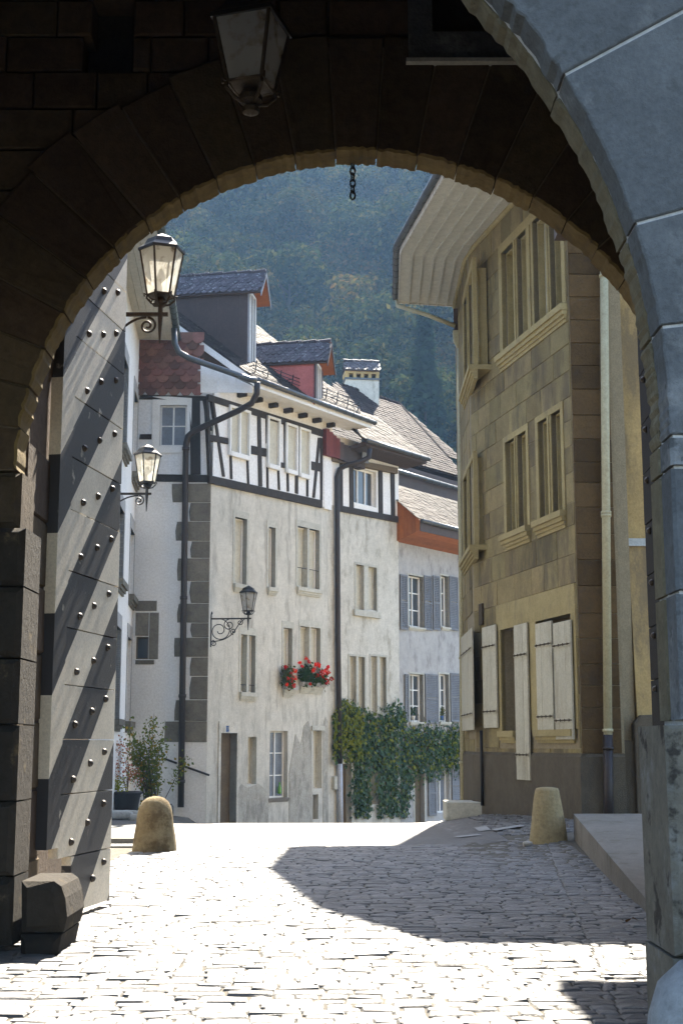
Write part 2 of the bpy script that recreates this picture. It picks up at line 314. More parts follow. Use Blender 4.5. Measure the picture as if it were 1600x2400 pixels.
M['lampglass'] = frosted('frosted_lamp_glass', (0.92, 0.90, 0.80))
M['greyglass'] = frosted('grey_lamp_glass', (0.55, 0.54, 0.50), 0.45)
M['bark'] = mat('bark', (0.07, 0.055, 0.04), None, 2, 0.95, 0.5, 20)
M['leaf'] = leafmat('tree_leaves', (0.017, 0.03, 0.011), (0.045, 0.056, 0.018), (0.085, 0.075, 0.02), 0.22, 0.2, hr=(0.475, 0.515))
M['leaf2'] = leafmat('autumn_leaves', (0.03, 0.036, 0.012), (0.068, 0.064, 0.018), (0.11, 0.075, 0.02), 0.22, 0.25, hr=(0.47, 0.51))
M['needle'] = leafmat('fir_needles', (0.014, 0.028, 0.018), (0.03, 0.048, 0.026), None, 0.2)
M['ivy'] = leafmat('ivy_leaves', (0.022, 0.05, 0.022), (0.055, 0.10, 0.03), (0.17, 0.18, 0.03), 0.25, 0.12, 0.5, sp=0.3)
M['shrub'] = leafmat('shrub_leaves', (0.12, 0.18, 0.035), (0.26, 0.29, 0.065), (0.45, 0.30, 0.04), 0.6, 0.18, hr=(0.48, 0.51))
M['pinkleaf'] = leafmat('orange_red_leaves', (0.45, 0.13, 0.05), (0.60, 0.28, 0.14), (0.45, 0.30, 0.08), 0.5, 0.2)
M['geranium'] = leafmat('geranium_petals', (0.62, 0.015, 0.01), (0.75, 0.035, 0.02), None, 0.3, hr=(0.495, 0.505))
M['geraniumleaf'] = leafmat('geranium_leaves', (0.035, 0.075, 0.02), (0.07, 0.11, 0.03), (0.16, 0.12, 0.04), 0.35, 0.1)
M['limeleaf'] = leafmat('lime_green_leaves', (0.16, 0.26, 0.03), (0.30, 0.36, 0.05), None, 0.5)
M['bottle'] = panemat('green_bottle_glass', (0.10, 0.30, 0.03), 0.1)
M['dryleaf'] = leafmat('dry_leaf', (0.13, 0.07, 0.025), (0.10, 0.05, 0.02), None, 0.3, hr=(0.5, 0.51))

# ------------------------------------------------------------------ shared builders
def wall(fr, u0, u1, v0, v1, holes, depth, name, m, parent, w=0.0, back=True):
    """a wall face with rectangular openings and their reveals"""
    us = sorted({u0, u1, *[h[0] for h in holes], *[h[1] for h in holes]}); vs = sorted({v0, v1, *[h[2] for h in holes], *[h[3] for h in holes]})
    us = [a for a in us if u0 <= a <= u1]; vs = [a for a in vs if v0 <= a <= v1]
    b = MB(); P = fr.P
    for i in range(len(us) - 1):
        for j in range(len(vs) - 1):
            cu, cv = (us[i] + us[i + 1]) / 2, (vs[j] + vs[j + 1]) / 2
            if any(h[0] < cu < h[1] and h[2] < cv < h[3] for h in holes): continue
            b.add([P(us[i], vs[j], w), P(us[i + 1], vs[j], w), P(us[i + 1], vs[j + 1], w), P(us[i], vs[j + 1], w)], [(0, 1, 2, 3)])
    for h in holes:
        a0, a1, c0, c1 = max(h[0], u0), min(h[1], u1), max(h[2], v0), min(h[3], v1); d = w - depth
        q = [(a0, c0), (a1, c0), (a1, c1), (a0, c1)]
        for k in range(4):
            (x0, y0), (x1, y1) = q[k], q[(k + 1) % 4]
            b.add([P(x0, y0, w), P(x1, y1, w), P(x1, y1, d), P(x0, y0, d)], [(0, 1, 2, 3)])
    if back:
        b.box(fr, u0, u1, v0, v1, w - depth - 0.6, w - depth - 0.25)
    return b.build(name, m, parent)

def window(fr, h, depth, parent, mull=1, trans=1, frame='white', pane='glass', t=0.045, name='window', w=0.0, sillh=0.0, sillm='sillstone', sillout=0.1, lab=None):
    a0, a1, c0, c1 = h; d = w - depth
    b = MB(); b.box(fr, a0, a0 + t, c0, c1, d, d + 0.05); b.box(fr, a1 - t, a1, c0, c1, d, d + 0.05); b.box(fr, a0 + t, a1 - t, c0, c0 + t, d, d + 0.05); b.box(fr, a0 + t, a1 - t, c1 - t, c1, d, d + 0.05)
    for i in range(1, mull + 1):
        x = a0 + (a1 - a0) * i / (mull + 1); b.box(fr, x - t * 0.45, x + t * 0.45, c0 + t, c1 - t, d + 0.002, d + 0.048)
    for i in range(1, trans + 1):
        y = c0 + (c1 - c0) * i / (trans + 1); b.box(fr, a0 + t, a1 - t, y - t * 0.3, y + t * 0.3, d + 0.004, d + 0.04)
    o = b.build(name, M[frame], parent, label=lab)
    us = [a0 + (a1 - a0) * i / (mull + 1) for i in range(mull + 2)]; vs = [c0 + (c1 - c0) * i / (trans + 1) for i in range(trans + 2)]
    for i in range(mull + 1):
        for j in range(trans + 1):
            B(fr, us[i] + t * 0.4, us[i + 1] - t * 0.4, vs[j] + t * 0.25, vs[j + 1] - t * 0.25, d - 0.012, d + 0.008).build('pane', M[pane], o)
    if sillh:
        sb = MB(); e = 0.06
        sb.box(fr, a0 - e, a1 + e, c0 - sillh * 0.5, c0, w - depth * 0.9, w + sillout)
        sb.box(fr, a0 - e * 0.7, a1 + e * 0.7, c0 - sillh * 0.78, c0 - sillh * 0.5, w - 0.02, w + sillout * 0.65)
        sb.box(fr, a0 - e * 0.4, a1 + e * 0.4, c0 - sillh, c0 - sillh * 0.78, w - 0.02, w + sillout * 0.35)
        sb.build('sill', M[sillm], o)
    return o

def surround(fr, h, t, w, m, parent, name='stone_surround', top=None):
    a0, a1, c0, c1 = h; b = MB(); T = top or t
    b.box(fr, a0 - t, a0, c0, c1, w - 0.3, w); b.box(fr, a1, a1 + t, c0, c1, w - 0.3, w); b.box(fr, a0 - t, a1 + t, c1, c1 + T, w - 0.3, w)
    return b.build(name, m, parent)

def gutter(pts, r, parent, m, name='gutter', bands=0.5):
    pts = [Vector(p) for p in pts]; b = MB()
    b.tube(pts, r, 12)
    o = b.build(name, m, parent, smooth=True)
    for i in range(len(pts) - 1):
        L = (pts[i + 1] - pts[i]).length; d = (pts[i + 1] - pts[i]).normalized(); k = int(L / bands)
        for j in range(k + 1):
            c = pts[i] + d * (j * bands + 0.05)
            MB().tube([c, c + d * 0.025], r * 1.1, 10).build('gutter_bracket', m, o)
    return o

def tile_mesh(name, wd, ln, th, m, tip=0.4):
    """plain tile with a pointed-round lower edge, in its own plane: x across, z up the slope, -y out"""
    b = MB(); k = [(-wd / 2, ln), (-wd / 2, ln * tip), (-wd * 0.28, ln * tip * 0.35), (0, 0), (wd * 0.28, ln * tip * 0.35), (wd / 2, ln * tip), (wd / 2, ln)]
    n = len(k); lift = lambda z: -th * (1.9 - 1.2 * z / ln)
    vs = [(x, lift(z) , z) for x, z in k] + [(x, lift(z) + th, z) for x, z in k]
    b.add(vs, [tuple(range(n)), tuple(range(2 * n - 1, n - 1, -1))] + [(i, i + n, (i + 1) % n + n, (i + 1) % n) for i in range(n)])
    return b.mesh(name, m)

def tiles(parent, org, ux, up, nn, width_fn, slen, wd, ex, me, m, limit=280, tile_len=None, key=None, clip=None):
    """lay tiles on a roof plane; the ones that show largest become objects, the rest one joined part"""
    ux, up, nn = ux.normalized(), up.normalized(), nn.normalized(); spots = []
    rows = int(slen / ex)
    for r in range(rows):
        s = r * ex; a, b = width_fn(s); n = max(1, int((b - a) / wd)); off = wd * 0.5 * (r % 2)
        for i in range(n + 1):
            x = a + off + i * wd
            if x > b: continue
            if clip and not clip(x, s): continue
            p = org + ux * x + up * s + nn * R.uniform(0, 0.012); spots.append((p, R.uniform(-0.05, 0.05), R.uniform(-0.06, 0.06)))
    spots.sort(key=key or (lambda q: (q[0] - CAM).length))
    base = Matrix(((ux.x, -nn.x, up.x, 0), (ux.y, -nn.y, up.y, 0), (ux.z, -nn.z, up.z, 0), (0, 0, 0, 1)))
    vs = [v.co.copy() for v in me.vertices]; fs = [tuple(p.vertices) for p in me.polygons]; rest = MB()
    for k, (p, r1, r2) in enumerate(spots):
        mt = Matrix.Translation(p) @ base @ Matrix.Rotation(r1, 4, 'Y') @ Matrix.Rotation(r2 * 0.6, 4, 'Z')
        if k < limit: place('roof_tile', me, mt, parent)
        else: rest.add([mt @ v for v in vs], fs)
    if rest.v: rest.build('roof_tiling', m, parent, kind='stuff')

def leaves(b, pts, size, seed=0, droop=0.5, normal=None, aspect=0.75):
    for p in pts:
        p = Vector(p); s = size * R.uniform(0.6, 1.35)
        n = (Vector(normal) + Vector((R.gauss(0, .45), R.gauss(0, .45), R.gauss(0, .45)))).normalized() if normal is not None else Vector((R.gauss(0, 1), R.gauss(0, 1), R.gauss(0, 1) + 0.3)).normalized()
        d = Vector((R.gauss(0, 1), R.gauss(0, 1), R.gauss(0, 1) - droop)); d = (d - n * d.dot(n)).normalized(); e = n.cross(d)
        q = s * aspect * 0.5
        b.add([p, p + d * s * 0.45 + e * q + n * s * 0.08, p + d * s, p + d * s * 0.45 - e * q + n * s * 0.08], [(0, 1, 2), (0, 2, 3)])
    return b

def ss(a, b, x):
    t = max(0.0, min(1.0, (x - a) / (b - a))); return t * t * (3 - 2 * t)

def zg(x, y):
    """street level"""
    c = 0.0
    if y > 26.5:
        d = y - 26.5; mid = -0.01 * d * d if d < 7 else -0.49 - 0.14 * (d - 7)
        left = -0.033 * max(0, y - 27.5); k = ss(-3.3, -4.6, x) if False else 1 - ss(-4.4, -3.0, x)
        rt = ss(2.0, 3.4, x) * (1 - ss(33, 37, y))
        c = mid * (1 - k) + left * k; c = c * (1 - rt)
    c += 0.27 * ss(1.6, 4.2, x) * ss(15, 23, y) * (1 - ss(31, 37, y))
    return max(c, -9.0)
# ------------------------------------------------------------------ ground, street, hillside
b = MB(); nx, ny = 60, 90
X0, X1, Y0, Y1 = -40.0, 40.0, -25.0, 62.0
xs = [X0 + (X1 - X0) * i / nx for i in range(nx + 1)]; xs = sorted(set([-40, -30, -20, -14, -10, -8] + [-7 + 0.35 * i for i in range(41)] + [8, 10, 14, 20, 30, 40]))
ys = sorted(set([-25, -15, -5, 0, 3] + [5 + 0.5 * i for i in range(115)]))
for y in ys:
    for x in xs: b.v.append((x, y, zg(x, y) - 0.03))
nX = len(xs)
for j in range(len(ys) - 1):
    for i in range(nX - 1): b.f.append((j * nX + i, j * nX + i + 1, (j + 1) * nX + i + 1, (j + 1) * nX + i))
ground = b.build('ground', M['bed'], smooth=True); ground['kind'] = 'structure'
ground['label'] = 'sandy ground under and around the paved street'

def sheet(x0f, x1f, y0, y1, dz, name, m, n=10, st=0.5):
    b = MB(); yy = [y0 + (y1 - y0) * k / max(1, int((y1 - y0) / st)) for k in range(int((y1 - y0) / st) + 1)]
    for y in yy:
        a, c = x0f(y), x1f(y)
        for i in range(n + 1):
            x = a + (c - a) * i / n; b.v.append((x, y, zg(x, y) + dz))
    for j in range(len(yy) - 1):
        for i in range(n): b.f.append((j * (n + 1) + i, j * (n + 1) + i + 1, (j + 1) * (n + 1) + i + 1, (j + 1) * (n + 1) + i))
    o = b.build(name, m, smooth=True); o['kind'] = 'structure'; return o
road = sheet(lambda y: -7.0 if y < 29 else -7 + 0.62 * (y - 29), lambda y: min(2.6, 5.5 - 0.14 * y + 1.2), 21.6, 60, -0.004, 'road', M['asphalt'], 16)
road['label'] = 'grey asphalt crossing where the street drops away'

# cobbled street: real stones, the nearest ones as parts of the street
street = sheet(lambda y: -3.2, lambda y: 3.35, 5.4, 22.0, -0.012, 'cobbled_street', M['bed'], 8)
street['label'] = 'street paved with rows of grey setts'
def sett(b, x0, x1, y0, y1, z, hj=0.009):
    g = 0.0045; ch = 0.011; t = [R.uniform(-hj, hj) for _ in range(4)]; k = R.uniform(-0.006, 0.005)
    q = [(x0 + g, y0 + g), (x1 - g, y0 + g), (x1 - g, y1 - g), (x0 + g, y1 - g)]
    q = [(x + R.uniform(-.008, .008), y + R.uniform(-.006, .006)) for x, y in q]
    cx, cy = sum(p[0] for p in q) / 4, sum(p[1] for p in q) / 4
    vs = [(x, y, z - 0.05) for x, y in q] + [(x, y, z - 0.009 + k) for x, y in q]
    vs += [(x + math.copysign(min(ch, abs(cx - x) * .8), cx - x), y + math.copysign(min(ch, abs(cy - y) * .8), cy - y), z + k + t[i] * 0.5) for i, (x, y) in enumerate(q)]
    vs.append((cx, cy, z + k + 0.011))
    fs = [(a, (a + 1) % 4, 4 + (a + 1) % 4, 4 + a) for a in range(4)] + [(4 + a, 4 + (a + 1) % 4, 8 + (a + 1) % 4, 8 + a) for a in range(4)] + [(8 + a, 8 + (a + 1) % 4, 12) for a in range(4)]
    b.add(vs, fs)
rest = MB(); cand = []
y = 5.4; row = 0
while y < 29.5:
    dy = R.uniform(0.11, 0.16); inR = y > 21.8
    xl, xr = (-3.15, 3.3) if not inR else (1.9 - 0.03 * (y - 22) + max(0, 24.5 - y) * 0.45, 4.6 - 0.2 * (y - 22))
    gl, gr = -1.98 - 0.055 * (y - 9), 1.72 + 0.115 * (y - 9)      # gutter rows along both edges
    x = xl + R.uniform(0, 0.12)
    while x < xr:
        dx = R.uniform(0.13, 0.30) if R.random() < 0.8 else R.uniform(0.28, 0.42)
        if not inR and x < gr < x + dx: dx = max(0.08, gr - x)
        x1 = min(x + dx, xr)
        if x1 - x > 0.05:
            yo = 0.035 * math.sin(x * 1.3 + row * 0.5) + 0.02 * math.sin(x * 3.1 + row)
            vis = 7.55 < y < 9.6 and abs(x) < 0.245 * y and not (x > 1.35 and y < 8.6)
            cand.append((0 if vis else 1, y, x, x1, y + yo, y + yo + dy, zg(x, y)))
        x = x1
    y += dy; row += 1
cand.sort()
for k, c in enumerate(cand):
    if k < 300: q = MB(); sett(q, c[2], c[3], c[4], c[5], c[6]); q.build('cobblestone', M['sett'], street)
    else: sett(rest, c[2], c[3], c[4], c[5], c[6])
rest.build('cobblestones', M['sett'], street, kind='stuff')
# painted line on the asphalt and pale kerb line
for (x0, x1, y0, y1) in ((1122, 1150, 1949, 1958), (1162, 1230, 1957, 1961), (1075, 1130, 1963, 1966)):
    q = [on_z(a, c, 0.0) for a, c in ((x0, y1), (x1, y1), (x1 - 12, y0), (x0 - 12, y0))]
    mk = MB(); mk.add([(p.x, p.y, zg(p.x, p.y) + 0.012) for p in q], [(0, 1, 2, 3)])
    o = mk.build('road_marking', M['paint'], road)

# hillside
b = MB(); HX = [-140 + 10 * i for i in range(29)]; HY = [58, 64, 72, 80] + [88 + 10 * i for i in range(29)]
def zh(x, y):
    e = max(0, y - 72)
    z = -9 + 0.72 * e + 2.5 * math.sin(x * 0.05 + y * 0.03) * ss(72, 110, y) + 3 * math.sin(y * 0.045 + x * 0.02) * ss(80, 140, y)
    return z + 0.06 * (x + 10) * ss(90, 200, y)
for yy in HY:
    for xx in HX: b.v.append((xx, yy, zh(xx, yy)))
for j in range(len(HY) - 1):
    for i in range(len(HX) - 1):
        k = len(HX); b.f.append((j * k + i, j * k + i + 1, (j + 1) * k + i + 1, (j + 1) * k + i))
hill = b.build('hillside', M['earth'], smooth=True); hill['kind'] = 'structure'; hill['label'] = 'steep wooded hillside behind the roofs'

def crown_mesh(name, m, n, rad, hgt, size, conif=False):
    b = MB(); cl = []
    if not conif:
        for _ in range(34):
            while True:
                p = Vector((R.uniform(-1, 1), R.uniform(-1, 1), R.uniform(-1, 1)))
                if 0.35 < p.length < 1: break
            cl.append((Vector((p.x * rad * 0.8, p.y * rad * 0.8, hgt * 0.62 + p.z * hgt * 0.34)), R.uniform(0.22, 0.42) * rad))
        for i in range(n):
            c, r = cl[i % len(cl)]; p = Vector((R.gauss(0, 1), R.gauss(0, 1), R.gauss(0, 1))).normalized() * r * R.uniform(0.55, 1.05); p.z *= 0.75
            leaves(b, [c + p], size, normal=(p.x, p.y, p.z + 0.4 * r))
    else:
        for i in range(n):
            t = R.random() ** 0.8; z = hgt * (0.15 + 0.85 * t); tier = 1 - ((z * 1.1) % 1) * 0.35
            r = rad * (1 - t) * tier * R.uniform(0.35, 1.0) + 0.1; q = R.uniform(0, 6.28)
            leaves(b, [(math.cos(q) * r, math.sin(q) * r, z - r * 0.25)], size, droop=1.2, normal=(math.cos(q) * 0.5, math.sin(q) * 0.5, 0.7))
    return b.mesh(name, m)
def trunk_mesh(name, h, r, limbs=5):
    b = MB(); b.tube([(0, 0, -1.5), (0.1, 0, h * 0.35), (0.05, 0.15, h * 0.75)], [r, r * 0.75, r * 0.25], 7)
    for i in range(limbs):
        q = i * 2.4; z = h * (0.32 + 0.07 * i); l = h * 0.24
        b.tube([(0.08, 0.05, z), (math.cos(q) * l * 0.5, math.sin(q) * l * 0.5, z + l * 0.45), (math.cos(q) * l, math.sin(q) * l, z + l * 0.8)], [r * 0.45, r * 0.28, r * 0.1], 5)
    return b.mesh(name, M['bark'])
KIND = []
for i in range(4): KIND.append((crown_mesh('crown', M['leaf'], 4400, 4.6 + 0.5 * i, 11 + i, 0.5), trunk_mesh('trunk', 11 + i, 0.28), 'green broadleaf'))
for i in range(3): KIND.append((crown_mesh('crown', M['leaf2'], 4400, 4.4 + 0.5 * i, 10.5 + i, 0.5), trunk_mesh('trunk', 10.5 + i, 0.26), 'yellowing broadleaf'))
for i in range(2): KIND.append((crown_mesh('crown', M['needle'], 2400, 2.9 + 0.4 * i, 15 + 2 * i, 0.6, True), trunk_mesh('trunk', 14 + 2 * i, 0.25, 0), 'dark fir'))
WORD = ['lowest row of the wooded hillside just over the roofs', 'lower hillside above the roofs', 'middle of the wooded hillside', 'upper wooded hillside', 'top of the wooded hillside near the arch crown']
yy = 94.0; rowi = 0
while yy < 288:
    half = 0.19 * yy; xx = -half - 6 + R.uniform(0, 4)
    while xx < half * 0.72 + 5:
        x, y = xx + R.uniform(-1.6, 1.6), yy + R.uniform(-2.2, 2.2)
        g = math.sin(x * 0.09 + 1.2) + math.sin(y * 0.055 + x * 0.03); rr = R.random()
        k = (R.randrange(7, 9) if rr < 0.05 else R.randrange(4, 7) if (g < -0.5 and rr < 0.65) or rr < 0.22 else R.randrange(0, 4))
        cm, tm, kd = KIND[k]; sc = R.uniform(0.8, 1.22)
        t = bpy.data.objects.new('fir_tree' if k >= 7 else 'broadleaf_tree', None); COL.objects.link(t)
        t.location = (x, y, zh(x, y) - 0.2); t.rotation_euler = (0, 0, R.uniform(0, 6.28)); t.scale = (sc, sc, sc * R.uniform(0.9, 1.12)); t.empty_display_size = 0.3
        tag(t, f'{kd} tree in the {WORD[min(4, int((yy - 94) / 39))]}', 'tree', f'{kd} trees, {WORD[min(4, int((yy - 94) / 39))]}')
        for nm, me in (('crown', cm), ('trunk', tm)):
            c = bpy.data.objects.new(nm, me); COL.objects.link(c); c.parent = t
        xx += R.uniform(5.6, 7.6)
    yy += R.uniform(6.6, 8.2); rowi += 1

# ------------------------------------------------------------------ gate tower: far arch (towards the street)
gate = thing('gate_tower', 'dark stone town gate framing the view with its round arch', 'gate tower', (0, 10.6, 0))
GF = Frame((0, 10.6), (1, 0), (0, -1))
CU, CV, RG = 0.122, 3.704, 2.708
HOLES = [GF.rect(213, 312, 66, 166), GF.rect(690, 750, 78, 146)]
NICHE = GF.rect(1010, 1260, -140, 84)
inner_wall = MB()
def fan(b, cu, cv, r, rect, w0, w1, n=48, stilt=0.0):
    """wall plate with a round-headed opening down to the ground"""
    u0, u1, v0, v1 = rect; cv2 = cv + stilt
    inn = [(cu + r, v0)] + [(cu + r * math.cos(PI * i / n), cv2 + r * math.sin(PI * i / n)) for i in range(n + 1)] + [(cu - r, v0)]
    def outp(p, i):
        if i == 0: return (u1, v0)
        if i == n + 2: return (u0, v0)
        q = PI * (i - 1) / n; dx, dy = math.cos(q), math.sin(q); k = 1e9
        if dx > 1e-6: k = min(k, (u1 - cu) / dx)
        if dx < -1e-6: k = min(k, (u0 - cu) / dx)
        if dy > 1e-6: k = min(k, (v1 - cv2) / dy)
        return (cu + dx * k, cv2 + dy * k)
    out = [outp(p, i) for i, p in enumerate(inn)]; m = len(inn)
    vs = [GFX.P(a, c, w1) for a, c in inn] + [GFX.P(a, c, w1) for a, c in out] + [GFX.P(a, c, w0) for a, c in inn] + [GFX.P(a, c, w0) for a, c in out]
    fs = []
    for i in range(m - 1):
        fs += [(i, i + 1, m + i + 1, m + i), (2 * m + i, 3 * m + i, 3 * m + i + 1, 2 * m + i + 1), (i, 2 * m + i, 2 * m + i + 1, i + 1)]
    # corners of the rectangle
    for (cx, cy) in ((u1, v1), (u0, v1)):
        near = sorted(range(m), key=lambda i: abs(out[i][0] - cx) + abs(out[i][1] - cy))[:2]; a, c = sorted(near)
        k = len(vs); vs += [GFX.P(cx, cy, w1), GFX.P(cx, cy, w0)]; fs += [(m + a, m + c, k), (3 * m + a, k + 1, 3 * m + c)]
    b.add(vs, fs)
GFX = GF
b = MB(); fan(b, CU, CV, RG + 0.25, (-6.0, 6.5, -0.5, 9.0), -0.6, -0.28); core = b.build('inner_wall', M['darkmortar'], gate)
b = MB(); fan(b, CU, CV, RG + 0.06, (-6.0, 6.5, -0.5, 9.0), -1.55, -0.61, stilt=0.9); b.build('outer_wall', M['soot'], gate)
# ring of voussoirs
NV = 25
for i in range(NV):
    a0, a1 = PI * i / NV + 0.0018, PI * (i + 1) / NV - 0.0018; ro = RG + 1.0 + R.uniform(-0.06, 0.06); poly = []
    ns = 9; j0 = R.uniform(-0.006, 0.006)
    for k in range(ns + 1):
        a = a0 + (a1 - a0) * k / ns; r = RG + j0 + R.uniform(-0.010, 0.010); poly.append((CU + r * math.cos(a), CV + r * math.sin(a)))
    for k in range(3):
        a = a1 + (a0 - a1) * k / 2; poly.append((CU + ro * math.cos(a), CV + ro * math.sin(a)))
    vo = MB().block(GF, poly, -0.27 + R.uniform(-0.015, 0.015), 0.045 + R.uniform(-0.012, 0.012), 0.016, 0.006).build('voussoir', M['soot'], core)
    vo.data.materials.append(M['bouncestone'])  # soffit faces get a paler yellow that paints in light bounced off the street
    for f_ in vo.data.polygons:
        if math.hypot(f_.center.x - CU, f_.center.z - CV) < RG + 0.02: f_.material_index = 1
b = MB()
for i in range(60):
    a0, a1 = PI * i / 60, PI * (i + 1) / 60
    b.prism(GF, [(CU + r * math.cos(a), CV + r * math.sin(a)) for a, r in ((a0, RG + .03), (a1, RG + .03), (a1, RG + .93), (a0, RG + .93))], -0.2, 0.022)
b.build('joint_mortar', M['joint'], core)
# coursed stones of the inner wall
v = 0.05; crs = 0
lines = []
while v < 8.9:
    h = R.uniform(0.32, 0.37) if v > CV - 0.2 else R.uniform(0.42, 0.62); lines.append((v, min(h, 9.0 - v))); v += h
for (v, h) in lines:
    u = -5.4 + R.uniform(0, 0.4)
    while u < 5.6:
        l = R.uniform(0.42, 0.85); u1 = u + l; a, c = u + 0.007, u1 - 0.007
        def seg(a, c):
            if c - a < 0.1: return
            mid = (a + c) / 2; vm = v + h / 2
            if v + h < CV:
                lim = RG - 0.11
                if CU - lim < a and c < CU + lim: return
                if a < CU - lim < c: c = CU - lim
                if a < CU + lim < c: a = CU + lim
                if c - a < 0.08: return
            else:
                pts = [(x - CU, max(0, y - CV)) for x in (a, c) for y in (v, v + h)]
                if min(math.hypot(*p) for p in pts) < RG + 0.12: return
                if all(abs(p[0]) < 0.01 for p in pts): return
            q = [(a, v + 0.007), (c, v + 0.007), (c, v + h - 0.007), (a, v + h - 0.007)]
            pr = 0.0 if v > CV - 0.3 else (0.03 if mid > 0 or a > -4.0 else 0.0)
            low = v + h < CV and abs(abs(mid - CU) - RG) < 0.75
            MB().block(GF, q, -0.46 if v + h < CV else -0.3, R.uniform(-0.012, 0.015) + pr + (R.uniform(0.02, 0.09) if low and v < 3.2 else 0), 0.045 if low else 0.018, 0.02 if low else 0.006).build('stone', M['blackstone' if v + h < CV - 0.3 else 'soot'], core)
        segs = [(a, c)]
        for H in HOLES + [NICHE]:
            if v + h > H[2] + 0.03 and v < H[3] - 0.03:
                ns_ = []
                for (p, q) in segs:
                    if q <= H[0] or p >= H[1]: ns_.append((p, q)); continue
                    if p < H[0]: ns_.append((p, H[0]))
                    if q > H[1]: ns_.append((H[1], q))
                segs = ns_
        for p, q in segs: seg(p, q)
        u = u1
# framed wall niche upper right
nr = NICHE; t = GF.rect(955, 1010, 0, 80)
b = MB(); b.box(GF, t[0], nr[0], nr[2], nr[3], -0.26, 0.07); b.box(GF, t[0] - 0.0, nr[1] + 0.2, GF.uv(1080, 150)[1], nr[2], -0.26, 0.072); b.box(GF, nr[1], nr[1] + 0.2, nr[2], nr[3], -0.26, 0.07); b.build('niche_frame', M['bluestone'], gate)
B(GF, t[0] - 0.02, nr[1] + 0.25, GF.uv(1080, 158)[1], GF.uv(1080, 150)[1], -0.2, 0.11).build('niche_sill', M['sillstone'], gate)
# dressed jamb in the reveal behind the ring
for sgn in (-1, 1):
    for k in range(7):
        z0, z1 = 0.02 + k * 0.58, 0.02 + k * 0.58 + 0.565; e = CU + sgn * (RG + 0.055)
        b = MB(); fx = Frame((e, 0), (0, 1), (-sgn, 0)); b.block(fx, [(11.08, z0), (12.13, z0), (12.13, z1), (11.08, z1)], -0.3, 0.012 + R.uniform(0, 0.015), 0.02, 0.005); b.build('jamb_stone', M['soot'], gate)
# wheel guard stone at the foot of the left jamb
def lump(name, c, sx, sy, sz, m, parent=None, seed=0, seg=10, amp=0.12):
    rr = random.Random(seed); b = MB(); n1, n2 = seg, seg * 2
    ph = [[rr.uniform(0, 6.28) for _ in range(3)] for _ in range(4)]
    for i in range(n1 + 1):
        a = PI * i / n1
        for j in range(n2):
            q = 2 * PI * j / n2; d = Vector((math.sin(a) * math.cos(q), math.sin(a) * math.sin(q), math.cos(a)))
            p4 = 0.62; d2 = Vector([math.copysign(abs(x) ** p4, x) for x in d])
            k = 1 + amp * sum(math.sin(3.1 * d.x * (i2 + 1) + f[0]) * math.sin(2.7 * d.y * (i2 + 1) + f[1]) * math.cos(2.9 * d.z * (i2 + 1) + f[2]) / (i2 + 1) for i2, f in enumerate(ph))
            b.v.append((c[0] + d2.x * sx * k, c[1] + d2.y * sy * k, c[2] + d2.z * sz * k))
    for i in range(n1):
        for j in range(n2): b.f.append((i * n2 + j, i * n2 + (j + 1) % n2, (i + 1) * n2 + (j + 1) % n2, (i + 1) * n2 + j))
    return b.build(name, m, parent, smooth=True)
fq = Frame((0, 10.60), (1, 0), (0, -1))
for pts_, d_ in ((((50, 2285), (112, 2285), (134, 2245), (146, 2190), (50, 2190)), 0.03), (((50, 2186), (148, 2186), (157, 2150), (152, 2105), (143, 2078), (126, 2066), (50, 2066)), 0.0)):
    pq = [fq.uv(*p) for p in pts_]; MB().block(fq, pq, -0.7, 0.03 + d_, 0.05, 0.02).build('guard_stone', M['blackstone'], gate)
fx = Frame((0, 10.5), (1, 0), (0, -1))
# ceiling, passage walls, the storeys above, and the near face's wall
bx = Frame((0, 0), (1, 0), (0, -1))
B(bx, -6.0, 6.5, 8.55, 9.0, -12.15, -4.6).build('ceiling', M['soot'], gate)
B(bx, -6.4, -5.4, -0.3, 9.0, -12.15, -4.6).build('passage_wall', M['soot'], gate)
B(bx, 3.45, 4.4, -0.3, 9.0, -12.15, -4.6).build('passage_wall', M['soot'], gate)
B(bx, -6.4, 6.5, 9.0, 17.0, -12.15, -4.6).build('upper_storeys', M['bluestone'], gate)
# unseen wing added to the gate, its roof placed to shade the right corner
B(bx, 2.76, 6.5, 8.0, 8.3, -16.75, -12.2).build('added_shade_roof', M['brownwood'], gate)
B(bx, 4.6, 6.5, -0.2, 8.0, -15.7, -12.2).build('side_wall', M['ochre'], gate)
B(bx, -6.4, -3.05, -0.2, 7.6, -16.6, -12.2).build('flank_wall', M['soot'], gate)
